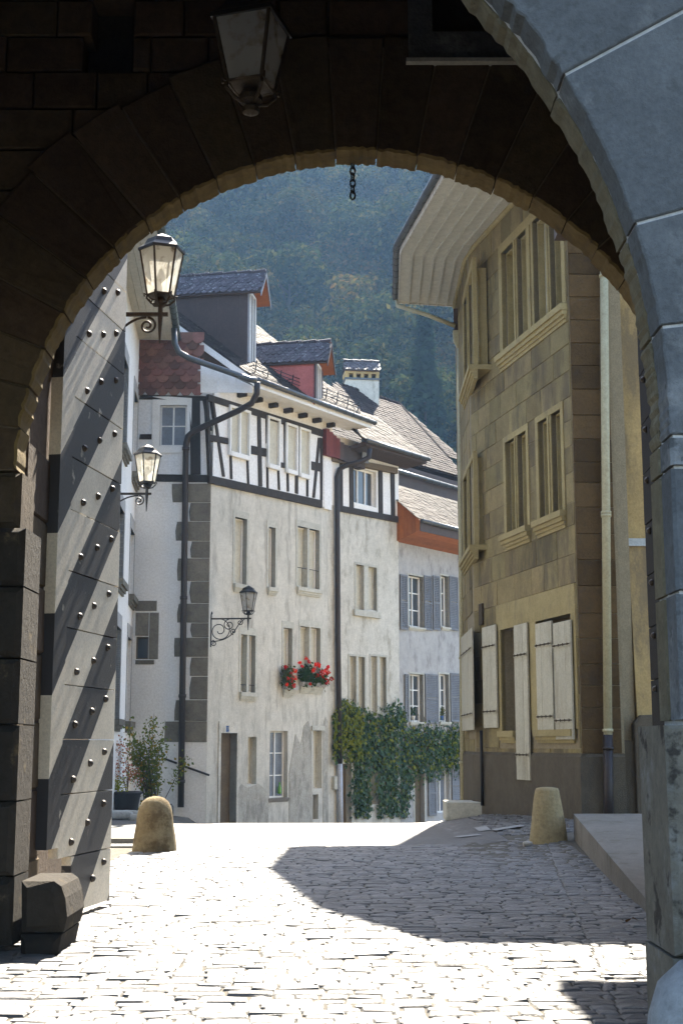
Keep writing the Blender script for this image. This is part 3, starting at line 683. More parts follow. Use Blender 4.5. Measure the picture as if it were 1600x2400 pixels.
# near arch, camera side
NF = Frame((0, 5.0), (1, 0), (0, -1)); GFX = NF
NU, NVV, RN = -1.528, 2.798, 2.768
def nang(x, y): p = NF.uv(x, y); return math.degrees(math.atan2(p[1] - NVV, p[0] - NU))
b = MB(); fan(b, NU, NVV, RN + 0.014, (-9.5, 6.5, -0.5, 9.0), -0.33, -0.012); nearw = b.build('near_wall', M['mortar'], gate)
angs = [-2.0, nang(1555, 765), nang(1483, 525), nang(1315, 178), 42 + 4, 55, 63, 73, 84, 96, 107, 117, 127, 138, 149.8, 161.7, 169.4, 177.5]
for i in range(len(angs) - 1):
    a0, a1 = math.radians(angs[i]) + 0.0026, math.radians(angs[i + 1]) - 0.0026; poly = []; ns = 22; ro = RN + 1.9
    for k in range(ns + 1):
        a = a0 + (a1 - a0) * k / ns; r = RN + R.uniform(-0.006, 0.009) * (1.5 if angs[i] > 18 else 0.4); poly.append((NU + r * math.cos(a), NVV + r * math.sin(a)))
    for k in range(4):
        a = a1 + (a0 - a1) * k / 3; poly.append((NU + ro * math.cos(a), NVV + ro * math.sin(a)))
    MB().block(NF, poly, -0.155, R.uniform(0, 0.004), 0.006, 0.001).build('voussoir', M['bluestone'], nearw)
    poly = []; r0 = RN - 0.035
    for k in range(ns + 1):
        a = a0 + (a1 - a0) * k / ns; r = RN + 0.004 + R.uniform(-0.008, 0.006) + 0.004 * math.sin(a * 33 + 1); poly.append((NU + r * math.cos(a), NVV + r * math.sin(a)))
    for k in range(4):
        a = a1 + (a0 - a1) * k / 3; poly.append((NU + (RN + 0.4) * math.cos(a), NVV + (RN + 0.4) * math.sin(a)))
    MB().block(NF, poly, -0.335, -0.185, 0.01, 0.003).build('soffit_stone', M['nearsoffit'], nearw)
ju = NU + RN * math.cos(math.radians(-2.0))
z = 1.64
while z < NVV + RN * math.sin(math.radians(-2.0)) - 0.05:
    z1 = min(z + 0.46, NVV + RN * math.sin(math.radians(-2.0)) - 0.008); 
    MB().block(NF, [(ju, z), (ju + 1.8, z), (ju + 1.8, z1), (ju, z1)], -0.155, R.uniform(0, 0.006), 0.01, 0.003).build('jamb_stone', M['bluestone'], nearw); MB().block(NF, [(ju, z), (ju + .5, z), (ju + .5, z1), (ju, z1)], -0.335, -0.185, 0.01, 0.003).build('soffit_stone', M['nearsoffit'], nearw); z = z1 + 0.014
gu = NF.uv(1563, 1900)[0]
MB().block(NF, [(gu, -0.1), (gu + 1.5, -0.1), (gu + 1.5, 0.80), (gu, 0.80)], -0.45, 0.02, 0.03, 0.01).build('base_stone', M['guard'], nearw)
MB().block(NF, [(gu + 0.005, 0.81), (gu + 1.5, 0.81), (gu + 1.5, 1.62), (gu, 1.62)], -0.44, 0.02, 0.02, 0.008).build('base_stone', M['guard'], nearw)
prof = [(0.31, -0.1), (0.30, 0.2), (0.265, 0.5), (0.235, 0.68), (0.20, 0.78), (0.13, 0.845), (0.05, 0.87)]
tag(MB().lathe((1.235, 4.62, 0), prof, 28, 0.04).build('guard_stone', M['paleguard'], smooth=True), 'blurred grey rounded guard stone in the bottom right corner', 'guard stone')

# ------------------------------------------------------------------ striped door leaves
def stripes(name, d, slope, v0, per, dark, light):
    m = mat(name, light, tuple(x * 0.8 for x in light), 2.0, 0.7, 0.25, 40, rnd=0.05, stain=(0.20, 0.17, 0.12), samt=0.45, sscale=2.6, streak=5, sthr=0.55, mott=0.1)
    nt = m.node_tree; N = nt.nodes; L = nt.links; bs = N['Principled BSDF']; src = bs.inputs['Base Color'].links[0].from_socket
    tc = N.new('ShaderNodeTexCoord'); dt = N.new('ShaderNodeVectorMath'); dt.operation = 'DOT_PRODUCT'; dt.inputs[1].default_value = (-slope * d.x, -slope * d.y, 1.0)
    L.new(tc.outputs['Object'], dt.inputs[0])
    a = N.new('ShaderNodeMath'); a.operation = 'SUBTRACT'; a.inputs[1].default_value = v0; L.new(dt.outputs['Value'], a.inputs[0])
    c = N.new('ShaderNodeMath'); c.operation = 'DIVIDE'; c.inputs[1].default_value = per; L.new(a.outputs[0], c.inputs[0])
    f = N.new('ShaderNodeMath'); f.operation = 'FRACT'; L.new(c.outputs[0], f.inputs[0])
    g = N.new('ShaderNodeMath'); g.operation = 'LESS_THAN'; g.inputs[1].default_value = 0.5; L.new(f.outputs[0], g.inputs[0])
    n = N.new('ShaderNodeTexNoise'); n.inputs['Scale'].default_value = 6; n.inputs['Detail'].default_value = 9; L.new(tc.outputs['Object'], n.inputs['Vector'])
    mr = N.new('ShaderNodeMapRange'); mr.inputs[1].default_value = 0.66; mr.inputs[2].default_value = 0.74; mr.inputs[3].default_value = 1.0; mr.inputs[4].default_value = 0.25; L.new(n.outputs[0], mr.inputs[0])
    g2 = N.new('ShaderNodeMath'); g2.operation = 'MULTIPLY'; L.new(g.outputs[0], g2.inputs[0]); L.new(mr.outputs[0], g2.inputs[1])
    mx = N.new('ShaderNodeMix'); mx.data_type = 'RGBA'; L.new(g2.outputs[0], mx.inputs[0]); L.new(src, mx.inputs[6]); mx.inputs[7].default_value = (*dark, 1); L.new(mx.outputs[2], bs.inputs['Base Color'])
    bs.inputs['Roughness'].default_value = 0.5
    return m
p0 = on_z(131, 2152, 0.06); p1 = on_z(257, 2110, 0.06)
DF = Frame((p0.x, p0.y), (p1.x - p0.x, p1.y - p0.y), (p1.y - p0.y, -(p1.x - p0.x))); DW = (p1 - p0).xy.length
za = DF.uv(143, 889); zb = DF.uv(285, 630); slope = (zb[1] - za[1]) / (zb[0] - za[0])
d0 = DF.P(0, 0); off = za[1] - slope * (za[0] + (DF.o.dot(DF.u)))
zc = DF.uv(143, 1261); per = za[1] - zc[1]
M['stripe'] = stripes('black_white_striped_paint', DF.u, slope, off, per, (0.045, 0.042, 0.042), (0.76, 0.68, 0.54))
ndome = MB().lathe((0, 0, 0), [(0.036, 0), (0.034, 0.012), (0.027, 0.027), (0.014, 0.036), (0.003, 0.04)], 10)
nail_me = ndome.mesh('nail', M['nail'], True)
def leaf(name, label, fr, W, ys, cut, bevel=0.012, pm='stripe'):
    dr = thing(name, label, 'door', fr.P(0, 0))
    for i in range(len(ys) - 1):
        c, t = ys[i], ys[i + 1]; a = cut if t < 0.75 else 0.0
        bd = MB().block(fr, [(a, c + 0.004), (W, c + 0.004), (W, t - 0.004), (a, t - 0.004)], -0.09, R.uniform(0, 0.006), bevel * 0.5, 0.001).build('board', M[pm], dr)
        for k in range(3):
            f = (k + 0.5) / 3 + R.uniform(-0.02, 0.02); uu = a + 0.1 + (W - a - 0.2) * f; vv = c + (t - c) * (0.25 + 0.27 * k + R.uniform(-0.03, 0.03))
            mt = fr.M(uu, vv, 0.002) @ Matrix.Rotation(PI / 2, 4, 'X')
            place('nail', nail_me, mt, bd)
    B(fr, -0.3, -0.008, cut and ys[1] + 0.1 or 0.2, ys[-1], -0.1, 0.012).build('edge_strip', M[pm], dr)
    return dr
ysd = [0.06] + sorted(DF.uv(200, y)[1] for y in (2000, 1857, 1733, 1610, 1480, 1350, 1209, 1088, 947, 805, 694, 590)) + [6.95]
leaf('gate_door', 'tall studded gate door with black and white diagonal stripes on the left', DF, DW, ysd, 0.33)
RF = Frame((3.02, 12.2), (0.06, 1.4), (-1.4, 0.06))
leaf('gate_door', 'dark studded gate door leaf seen edge-on behind the right jamb', RF, 1.4, [0.10 + 0.52 * i for i in range(14)], 0.0, pm='blackpaint')
# ------------------------------------------------------------------ right-hand ashlar building with the rounded corner
rb = thing('ashlar_building', 'tall ochre sandstone building with wide boarded eaves on the right', 'building', (4.2, 23.9, 0))
A = Vector((4.17, 23.9, 0)); T = Vector((2.87, 29.5, 0)); E = Vector((2.90, 33.2, 0))
def fr2(p, q): # frame whose outside lies to the left when walking p->q ... n points to the street
    d = (q - p); return Frame((p.x, p.y), (d.x, d.y), (-d.y, d.x))
R1 = fr2(A, T); R2 = fr2(T, E); L1 = (T - A).length; L2 = (E - T).length
R0 = Frame((A.x, A.y), (1, 0.03), (0.03, -1))
ZE = 12.6
# openings
up = [R1.rect(x0, x1, y0, y1) for x0, x1, y0, y1 in ((1178, 1206, 600, 800), (1213, 1236, 580, 785), (1251, 1283, 560, 772), (1290, 1318, 540, 758))]
vt = max(h[3] for h in up); vb = sum(h[2] for h in up) / 4; vt = R1.uv(1185, 585)[1]
up = [(h[0], h[1], vb, vt) for h in up]
md = [R1.rect(1187, 1209, 1020, 1245), R1.rect(1214, 1236, 1010, 1235), R1.rect(1264, 1286, 985, 1222), R1.rect(1294, 1318, 975, 1212)]
mb_, mt_ = sum(h[2] for h in md) / 4, sum(h[3] for h in md) / 4
md = [(h[0], h[1], mb_, mt_) for h in md]
lo = [R1.rect(1176, 1208, 1462, 1702), R1.rect(1260, 1343, 1458, 1722)]
lo = [(h[0], h[1], (lo[0][2] + lo[1][2]) / 2, (lo[0][3] + lo[1][3]) / 2) for h in lo]
holes1 = up + md + lo
wall(R1, 0.0, L1, -0.6, ZE, holes1, 0.42, 'wall', M['ashmortar'], rb)
h2u = [R2.rect(1086, 1096, 560, 790), R2.rect(1098, 1109, 560, 800)]; h2u = [(h[0], h[1], vb, vt) for h in h2u]
h2m = [R2.rect(1088, 1098, 1080, 1330), R2.rect(1101, 1112, 1060, 1320)]; h2m = [(h[0], h[1], mb_, mt_) for h in h2m]
h2l = [R2.rect(1098, 1116, 1480, 1700)]
holes2 = h2u + h2m + h2l
wall(R2, 0.0, L2, -0.6, ZE, holes2, 0.42, 'wall', M['ashmortar'], rb)
B(R0, 0.0, 0.75, -0.6, ZE, -0.6, 0.0).build('wall', M['ashmortar'], rb)
far = fr2(E, Vector((9, 34.5, 0))); B(far, 0, 6.2, -1.5, ZE, -0.4, 0.0).build('rear_wall', M['ochre'], rb)
pl_top = R1.uv(1300, 1765)[1]
def ashlar(fr, u0, u1, v0, v1, holes, m, parent, proud=0.012, hmin=0.42, hmax=0.58, lmin=0.55, lmax=1.15, name='stone', chop=()):
    bps = sorted({v0, v1, *[x for H in holes for x in (H[2], H[3]) if v0 < x < v1]}); rows = []
    for p_, q_ in zip(bps, bps[1:]):
        k_ = max(1, round((q_ - p_) / ((hmin + hmax) / 2))); w_ = [R.uniform(0.85, 1.15) for _ in range(k_)]; t_ = sum(w_); z_ = p_
        for x_ in w_: rows.append((z_, (q_ - p_) * x_ / t_)); z_ += (q_ - p_) * x_ / t_
    for v, h in rows:
        cuts = [(u0, u1)]
        for H in list(holes) + list(chop):
            if v + h > H[2] + 0.02 and v < H[3] - 0.02:
                nc = []
                for p, q in cuts:
                    if q <= H[0] or p >= H[1]: nc.append((p, q)); continue
                    if p < H[0]: nc.append((p, H[0]))
                    if q > H[1]: nc.append((H[1], q))
                cuts = nc
        for p, q in cuts:
            u = p
            while u < q - 0.03:
                l = R.uniform(lmin, lmax); l = q - u if q - u - l < 0.25 else l
                g = 0.006
                MB().block(fr, [(u + g, v + g), (u + l - g, v + g), (u + l - g, v + h - g), (u + g, v + h - g)], -0.06, proud + R.uniform(-0.004, 0.008), 0.008, 0.002).build(name, m, parent)
                u += l
def grow(hs, e, s, t):
    return (min(h[0] for h in hs) - e, max(h[1] for h in hs) + e, min(h[2] for h in hs) - s, max(h[3] for h in hs) + t)
GU, GL = grow(up, 0.17, 0.34, 0.2), grow(lo, 0.22, 0.34, 0.52)
ms = sorted(md); GMa, GMb = grow(ms[:2], 0.13, 0.32, 0.12), grow(ms[2:], 0.13, 0.32, 0.12)
ashlar(R1, 0.0, L1 - 0.1, pl_top, ZE, [GU, GMa, GMb, GL], M['ashlar'], rb)
G2U, G2M, G2L = grow(h2u, 0.12, 0.3, 0.2), grow(h2m, 0.12, 0.3, 0.12), grow(h2l, 0.2, 0.3, 0.4)
ashlar(R2, 0.12, L2, pl_top, ZE, [G2U, G2M, G2L], M['ashlar'], rb)
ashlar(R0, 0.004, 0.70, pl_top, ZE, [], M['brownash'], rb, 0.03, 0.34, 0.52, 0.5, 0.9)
# dressed window surrounds built between the lights (piers, heads, moulded sills)
def dressed(fr, G, hs, sill_h, out=0.03):
    d = MB().box(fr, G[0], hs[0][0] if hs[0][0] < hs[-1][0] else hs[-1][0], G[2] + sill_h, G[3], -0.05, out)
    srt = sorted(hs)
    d = MB(); d.box(fr, G[0], srt[0][0], G[2] + sill_h, G[3], -0.06, out); d.box(fr, srt[-1][1], G[1], G[2] + sill_h, G[3], -0.06, out)
    d.box(fr, srt[0][0], srt[-1][1], srt[0][3], G[3], -0.06, out + 0.002)
    o = d.build('window_surround', M['dressed'], rb)
    for i in range(len(srt) - 1):
        a, c = srt[i][1], srt[i + 1][0]; q = MB()
        q.prism(fr, [(a, srt[0][2]), (c, srt[0][2]), (c, srt[0][3]), (a, srt[0][3])], -0.4, out - 0.01)
        q.prism(fr, [(a + (c - a) * .3, srt[0][2]), (a + (c - a) * .7, srt[0][2]), (a + (c - a) * .7, srt[0][3] - .01), (a + (c - a) * .3, srt[0][3] - .01)], -0.1, out + 0.02)
        q.build('mullion', M['dressed'], o)
    s = MB(); v1 = srt[0][2]
    for k, (f0, f1, oo) in enumerate(((0, .35, .15), (.35, .6, .11), (.6, .8, .07), (.8, 1.0, .04))):
        s.box(fr, G[0] - 0.03 + 0.012 * k, G[1] + 0.03 - 0.012 * k, v1 - sill_h * f1, v1 - sill_h * f0 - (0.001 if k else 0), -0.35 if k == 0 else -0.05, oo)
    s.build('sill', M['dressed'], o)
    for h in srt:
        # stepped stone frame inside the reveal, then the boarded light
        q = MB(); t = 0.035
        q.box(fr, h[0], h[0] + t, h[2], h[3], -0.28, -0.09); q.box(fr, h[1] - t, h[1], h[2], h[3], -0.28, -0.09); q.box(fr, h[0] + t, h[1] - t, h[3] - t, h[3], -0.28, -0.09)
        q.build('inner_frame', M['dressed'], o)
        window(fr, (h[0] + t, h[1] - t, h[2], h[3] - t), 0.27, rb, 0, 2, 'shutter', 'panel', 0.03)
dressed(R1, GU, up, 0.34); dressed(R1, GMa, ms[:2], 0.32); dressed(R1, GMb, ms[2:], 0.32); dressed(R2, G2U, h2u, 0.3); dressed(R2, G2M, h2m, 0.3)
# ground-floor windows and plank shutters
LB = MB(); LB.box(R1, GL[0], GL[1], max(h[3] for h in lo), GL[3], -0.06, 0.03); LB.build('lintel', M['dressed'], rb)
for h in lo:
    window(R1, h, 0.3, rb, 1, 1, 'oldwood', 'glass', 0.05, sillh=0.24, sillm='dressed', sillout=0.12)
srt = sorted(lo); B(R1, srt[0][1], srt[1][0], srt[0][2], srt[0][3], -0.06, 0.028).build('pier', M['dressed'], rb)
B(R1, GL[0], srt[0][0], srt[0][2], srt[0][3], -0.06, 0.028).build('pier', M['dressed'], rb); B(R1, srt[1][1], GL[1], srt[0][2], srt[0][3], -0.06, 0.028).build('pier', M['dressed'], rb)
def plank_shutter(fr, r, w, tilt=0.0, n=3, parent=rb):
    a0, a1, c0, c1 = r; root = MB(); wd = (a1 - a0) / n
    bt = MB()
    o = None
    pieces = []
    for i in range(n):
        pieces.append(MB().block(fr, [(a0 + wd * i + 0.003, c0), (a0 + wd * (i + 1) - 0.003, c0), (a0 + wd * (i + 1) - 0.003, c1), (a0 + wd * i + 0.003, c1)], w, w + 0.03 + R.uniform(0, .004), 0.004, 0.001))
    for f in (0.16, 0.8):
        z = c0 + (c1 - c0) * f; bt.box(fr, a0 + 0.01, a1 - 0.01, z - 0.035, z + 0.035, w + 0.036, w + 0.05)
    o = bt.build('shutter', M['shutter'], parent)
    for p in pieces: p.build('plank', M['shutter'], o)
    hg = MB()
    for f in (0.16, 0.8):
        z = c0 + (c1 - c0) * f; hg.box(fr, a0 + 0.015, a1 - 0.015, z - 0.012, z + 0.012, w + 0.051, w + 0.058)
        for k in range(4): hg.box(fr, a0 + (a1 - a0) * (k + .5) / 4 - .012, a0 + (a1 - a0) * (k + .5) / 4 + .012, z - 0.025, z + 0.025, w + 0.0585, w + 0.066)
    hg.build('hinge', M['rusty'], o)
    return o
for q in ((1133, 1165, 1467, 1706), (1209, 1240, 1462, 1828), (1259, 1297, 1458, 1722), (1301, 1342, 1456, 1733)):
    plank_shutter(R1, R1.rect(*q, 0.06), 0.055)
sh2 = Frame(R2.P(R2.rect(1094, 1118, 1480, 1712)[0], 0, 0.05), (R2.u * 0.75 + R2.n * 0.66), (R2.n * 0.75 - R2.u * 0.66))
v2 = R2.rect(1094, 1118, 1480, 1712); plank_shutter(R2, (v2[0] - 0.05, v2[1] + 0.25, v2[2], v2[3]), 0.08)
# rough plinth
for fr, u0, u1 in ((R1, -0.06, L1 + 0.02), (R2, 0, L2), (R0, 0, 0.74)):
    b = MB(); b.box(fr, u0, u1, -0.8, pl_top - 0.06, -0.1, 0.06); b.hexa([fr.P(u0, pl_top - .06, .06), fr.P(u1, pl_top - .06, .06), fr.P(u1, pl_top, .015), fr.P(u0, pl_top, .015)], [fr.P(u0, pl_top - .06, -.05), fr.P(u1, pl_top - .06, -.05), fr.P(u1, pl_top, -.05), fr.P(u0, pl_top, -.05)])
    b.build('plinth', M['plinth'], rb)
# boarded eaves: bands of boards between wall line and eave line
P0 = on_z(935, 708, ZE); P1 = on_z(939, 592, ZE); Pm = on_z(1042, 413, ZE); P2 = Vector((3.0, 23.0, ZE)); P3 = Vector((6.6, 22.9, ZE))
def q3(p, z=ZE): return Vector((p.x, p.y, z))
wl_ = [q3(E), q3(T + (E - T) * 0.12), q3(T + (A - T) * 0.10), q3(T + (A - T) * 0.55), q3(A) + Vector((-0.03, -0.05, 0)), Vector((6.6, 23.95, ZE))]
el_ = [P0, P1 + (P0 - P1) * 0.03, P1 + (Pm - P1) * 0.03, Pm, P2, P3]
NB = 6
for k in range(NB):
    f0, f1 = k / NB + 0.004, (k + 1) / NB - 0.004
    for i in range(len(el_) - 1):
        a, c = el_[i], el_[i + 1]; p, q = wl_[i], wl_[i + 1]
        lo4 = [a.lerp(p, f0), c.lerp(q, f0), c.lerp(q, f1), a.lerp(p, f1)]
        MB().hexa(lo4, [x + Vector((0, 0, 0.03)) for x in lo4]).build('eave_board', M['eavewhite'], rb)
    for i in range(len(el_) - 1):    # cover battens
        if k == 0: continue
        a, c = el_[i], el_[i + 1]; p, q = wl_[i], wl_[i + 1]; f = k / NB; g = 0.014
        lo4 = [a.lerp(p, f - g), c.lerp(q, f - g), c.lerp(q, f + g), a.lerp(p, f + g)]
        MB().hexa([x - Vector((0, 0, 0.045)) for x in lo4], [x + Vector((0, 0, 0.002)) for x in lo4]).build('eave_batten', M['eavewhite'], rb)
b = MB()
for i in range(len(el_) - 1):
    a, c = el_[i], el_[i + 1]; up_ = Vector((0, 0, 0.26)); dn = Vector((0, 0, -0.03))
    n_ = (c - a).cross(Vector((0, 0, 1))).normalized() * 0.03
    b.hexa([a + dn, c + dn, c + up_, a + up_], [a + dn + n_, c + dn + n_, c + up_ + n_, a + up_ + n_])
b.hexa([P0 + Vector((0, 0, -.03)), q3(E) + Vector((0, 0, -.03)), q3(E) + Vector((0, 0, .26)), P0 + Vector((0, 0, .26))], [P0 + Vector((0, .03, -.03)), q3(E) + Vector((0, .03, -.03)), q3(E) + Vector((0, .03, .26)), P0 + Vector((0, .03, .26))])
b.build('fascia', M['fascia'], rb)
out = [Vector((-0.09, 0.1, 0.15)), Vector((-0.1, 0, 0.15)), Vector((-0.1, -0.02, 0.15)), Vector((-0.09, -0.04, 0.15)), Vector((-0.06, -0.09, 0.15)), Vector((0, -0.1, 0.15))]
gut_r = [p + o_ for p, o_ in zip(el_, out)]
gutter(gut_r, 0.085, rb, M['zinc'], bands=0.42)
# cornice along the wall head, roof
b = MB(); b.tube([p + Vector((-0.03, -0.03, -0.05)) for p in wl_], 0.06, 8); b.build('cornice', M['dressed'], rb, smooth=True)
rp = Vector((9, 33, ZE + 5.5)); rq = Vector((9, 27, ZE + 5.5)); top = [Vector((7.5, 32, ZE + 5)), Vector((7.5, 30, ZE + 5)), Vector((7.5, 29, ZE + 5)), Vector((7.5, 28, ZE + 5)), Vector((7.8, 27, ZE + 5)), Vector((8.5, 27, ZE + 5))]
b = MB()
for i in range(len(el_) - 1):
    u_ = Vector((0, 0, 0.27)); b.add([el_[i] + u_, el_[i + 1] + u_, top[i + 1], top[i]], [(0, 1, 2, 3)])
b.add([el_[0] + Vector((0, 0, .27)), top[0], Vector((9, 34, ZE))], [(0, 1, 2)])
b.build('roof', M['browntile'], rb)
# downpipe at the far end, with hopper
pf = lambda x, y: on_y(x, y, 32.2)
b = MB(); b.tube([P0 + Vector((-0.06, 0.02, 0.1)), P0 + Vector((-0.04, 0.0, -0.1)), pf(1000, 738), pf(1066, 764)], 0.055, 10); o = b.build('downpipe', M['creampipe'], rb, smooth=True)
hp = pf(1075, 790); b = MB(); b.hexa([hp + Vector(v) for v in ((-.13, -.1, -.12), (.13, -.1, -.12), (.13, .1, -.12), (-.13, .1, -.12))], [hp + Vector(v) for v in ((-.15, -.12, .14), (.15, -.12, .14), (.15, .12, .14), (-.15, .12, .14))]); b.hexa([hp + Vector(v) for v in ((-.05, -.05, -.3), (.05, -.05, -.3), (.05, .05, -.3), (-.05, .05, -.3))], [hp + Vector(v) for v in ((-.12, -.09, -.12), (.12, -.09, -.12), (.12, .09, -.12), (-.12, .09, -.12))]); b.build('hopper', M['creampipe'], rb)
b = MB(); b.tube([hp + Vector((0, 0, -0.28)), pf(1079, 1200), pf(1084, 1880)], 0.06, 10)
for y in (1150, 1545, 1790): c = pf(1081, y); b.tube([c, c + Vector((0, 0, .06))], 0.072, 10)
b.build('downpipe', M['creampipe'], rb, smooth=True)
B(Frame((hp.x, hp.y), (1, 0), (0, -1)), -0.12, 0.02, hp.z + 0.1, hp.z + 0.75, -0.15, -0.05).build('pipe_bracket', M['brownwood'], rb)
# steps at the side door
for x0, x1, y0, y1, d in ((1044, 1150, 1880, 1912, 0.0), (1096, 1146, 1850, 1886, 0.45)):
    p = on_z(x0, y1, 0.08); q = on_z(x1, y1 - 6, 0.08); fr = Frame((p.x, p.y + d), (1, -0.02), (-0.02, -1)); h = fr.rect(x0, x1, y0, y1)
    st = MB().block(fr, [(h[0], h[2] - 0.1), (h[1], h[2] - 0.1), (h[1], h[3]), (h[0], h[3])], -1.1, 0.03, 0.02, 0.005).build('step', M['sillstone'], rb)
# small handrail / bracket by the step
b = MB(); pz = R1.P(R1.uv(1140, 1740)[0], 0, 0.12); b.tube([Vector((pz.x, pz.y, 0.3)), Vector((pz.x, pz.y, R1.uv(1140, 1712)[1]))], 0.035, 8); b.build('vent_pipe', M['iron'], rb, smooth=True)
B(R1, *R1.rect(1127, 1135, 1415, 1465), 0.02, 0.06).build('iron_bracket', M['rusty'], rb)

# ochre neighbour with pilaster, cream downpipe and sloped buttress
oh = thing('ochre_house', 'ochre plastered house front with a sloped buttress beside the downpipe', 'house', (5.6, 24.4, 0))
OF = Frame((0, 24.45), (1, 0), (0, -1)); oa = OF.uv(1424, 1200)[0]; ob = OF.uv(1446, 1200)[0]
B(OF, ob, 9.0, -0.5, 13.0, -0.5, 0).build('wall', M['ochre'], oh)
MB().block(OF, [(oa - 0.1, -0.5), (ob, -0.5), (ob, 12.5), (oa - 0.1, 12.5)], -0.4, 0.12, 0.02).build('pilaster', M['dressed'], oh)
c0, c1 = OF.uv(1462, 1262)[1], OF.uv(1462, 1285)[1]; b0 = OF.uv(1462, 1300)[0]
MB().hexa([OF.P(b0, c1, .3), OF.P(8.5, c1, .3), OF.P(8.5, c0, .02), OF.P(b0, c0, .02)], [OF.P(b0, c1, -.1), OF.P(8.5, c1, -.1), OF.P(8.5, c0, -.1), OF.P(b0, c0, -.1)]).build('buttress_cap', M['sillstone'], oh)
MB().hexa([OF.P(b0 + .05, -.3, .55), OF.P(8.5, -.3, .55), OF.P(8.5, c1, .26), OF.P(b0 + .02, c1, .26)], [OF.P(b0 + .05, -.3, -.1), OF.P(8.5, -.3, -.1), OF.P(8.5, c1, -.1), OF.P(b0 + .02, c1, -.1)]).build('buttress', M['ochre'], oh)
r_ = OF.rect(1440, 1482, 1735, 1895, 0.3); MB().block(OF, [(r_[0], -0.3), (r_[1], -0.3), (r_[1], r_[3]), (r_[0], r_[3])], 0, 0.5, 0.03, 0.005).build('base_panel', M['plinth'], oh)
r_ = OF.rect(1486, 1560, 1690, 1895, 0.5); MB().block(OF, [(r_[0], -0.3), (r_[1], -0.3), (r_[1], r_[3] + 0.12), (r_[0] + 0.12, r_[3] + 0.1), (r_[0], r_[3] - 0.05)], 0, 0.62, 0.03, 0.005).build('base_panel', M['plinth'], oh)
pp = lambda y: on_y(1414 + (y - 600) * 0.0085, y, 23.72)
b = MB(); b.tube([pp(470), pp(1722)], 0.075, 12)
for y in (650, 1205, 1212, 1715): c = pp(y); b.tube([c, c + Vector((0, 0, .05))], 0.092, 12)
b.build('downpipe', M['creampipe'], oh, smooth=True)
b = MB(); b.tube([pp(1722), pp(1990)], 0.085, 12); c = pp(1757); b.tube([c, c + Vector((0, 0, .05))], 0.1, 12); b.build('downpipe_shoe', M['pipe'], oh, smooth=True)

# raised ramp along the right edge
q0, q1 = on_z(1345, 1992, 0.0), on_z(1518, 2143, 0.0)
zt0 = on_y(1347, 1907, q0.y)[2]; zt1 = on_y(1516, 2112, q1.y)[2]
b = MB(); n_ = 8; L_ = []; Rr = []
for i in range(n_ + 1):
    f = i / n_; p = q0.lerp(q1, f); z = zt0 + (zt1 - zt0) * f; L_.append(Vector((p.x, p.y, z))); Rr.append(Vector((7.5 - 2.5 * f, p.y, z)))
for i in range(n_):
    a, c, d, e = L_[i], L_[i + 1], Rr[i + 1], Rr[i]; g = lambda p: Vector((p.x, p.y, -0.3))
    b.hexa([a, c, d, e], [g(a), g(c), g(d), g(e)])
tag(b.build('ramp', M['concrete']), 'raised concrete ramp rising along the right edge of the street', 'ramp')
# ------------------------------------------------------------------ half-timbered house at the bend
h1 = thing('half_timbered_house', 'half-timbered house with grey corner stones and white upper storey at the bend', 'house', (-3.7, 38, -0.4))
HL = Frame((-5.95, 38), (1, 0), (0, -1))
cu1 = HL.uv(489, 1500)[0]; CX = HL.P(cu1, 0).x
HF = Frame((CX, 38), (0.552, 0.834), (0.834, -0.552)); HFL = HF.uv(768, 1400)[0]
ztop = HL.uv(400, 815)[1]; zbeam = HL.uv(400, 1119)[1]
# front-facing gable side
wn1 = HL.rect(375, 438, 950, 1046); wn2 = HL.rect(318, 348, 1492, 1545)
wall(HL, 0, cu1 - 0.004, -1.2, zbeam, [wn2], 0.25, 'wall', M['plaster'], h1)
wall(HL, 0, cu1 - 0.004, zbeam, HL.uv(480, 862)[1], [wn1], 0.14, 'gable_wall', M['infill'], h1)
B(HL, 0, HL.uv(466, 860)[0], HL.uv(480, 862)[1], ztop + .3, -0.3, -0.01).build('tile_backing', M['brownwood'], h1)
window(HL, wn1, 0.1, h1, 1, 1, 'white', 'curtain', 0.05)
sr = HL.rect(357, 449, 930, 1062); b = MB()
for q in ((sr[0], wn1[0], sr[2], sr[3]), (wn1[1], sr[1], sr[2], sr[3]), (wn1[0], wn1[1], wn1[3], sr[3]), (wn1[0], wn1[1], sr[2], wn1[2])): b.box(HL, *q, -0.05, 0.035)
b.build('window_surround', M['white'], h1)
window(HL, wn2, 0.2, h1, 0, 0, 'oldwood', 'glass', 0.04)
for q in ((318, 368, 1408, 1432), (350, 372, 1436, 1545), (318, 349, 1436, 1490), (318, 362, 1547, 1557)):
    r_ = HL.rect(*q); MB().block(HL, [(r_[0], r_[2]), (r_[1], r_[2]), (r_[1], r_[3]), (r_[0], r_[3])], -0.1, 0.03, 0.02, 0.006).build('stone', M['greystone'], h1)
# corner stones (quoins) wrapping the corner
ys = [(1133, 1178, 405), (1178, 1222, 445), (1222, 1268, 413), (1268, 1308, 448), (1308, 1362, 417), (1362, 1414, 446), (1414, 1460, 417), (1460, 1494, 448), (1494, 1540, 410), (1540, 1585, 447), (1585, 1640, 446), (1640, 1690, 411), (1690, 1740, 388)]
for y0, y1, x0 in ys:
    r_ = HL.rect(x0, 489, y0, y1); a, c, e, f = r_; c = cu1; j = lambda: R.uniform(-0.03, 0.03)
    MB().block(HL, [(a + j(), e + .012), (c, e + .006), (c, f - .006), (a + j(), f - .012), (a - .02, (e + f) / 2)], -0.1, 0.028 + R.uniform(0, .012), 0.02, 0.006).build('corner_stone', M['greystone'], h1)
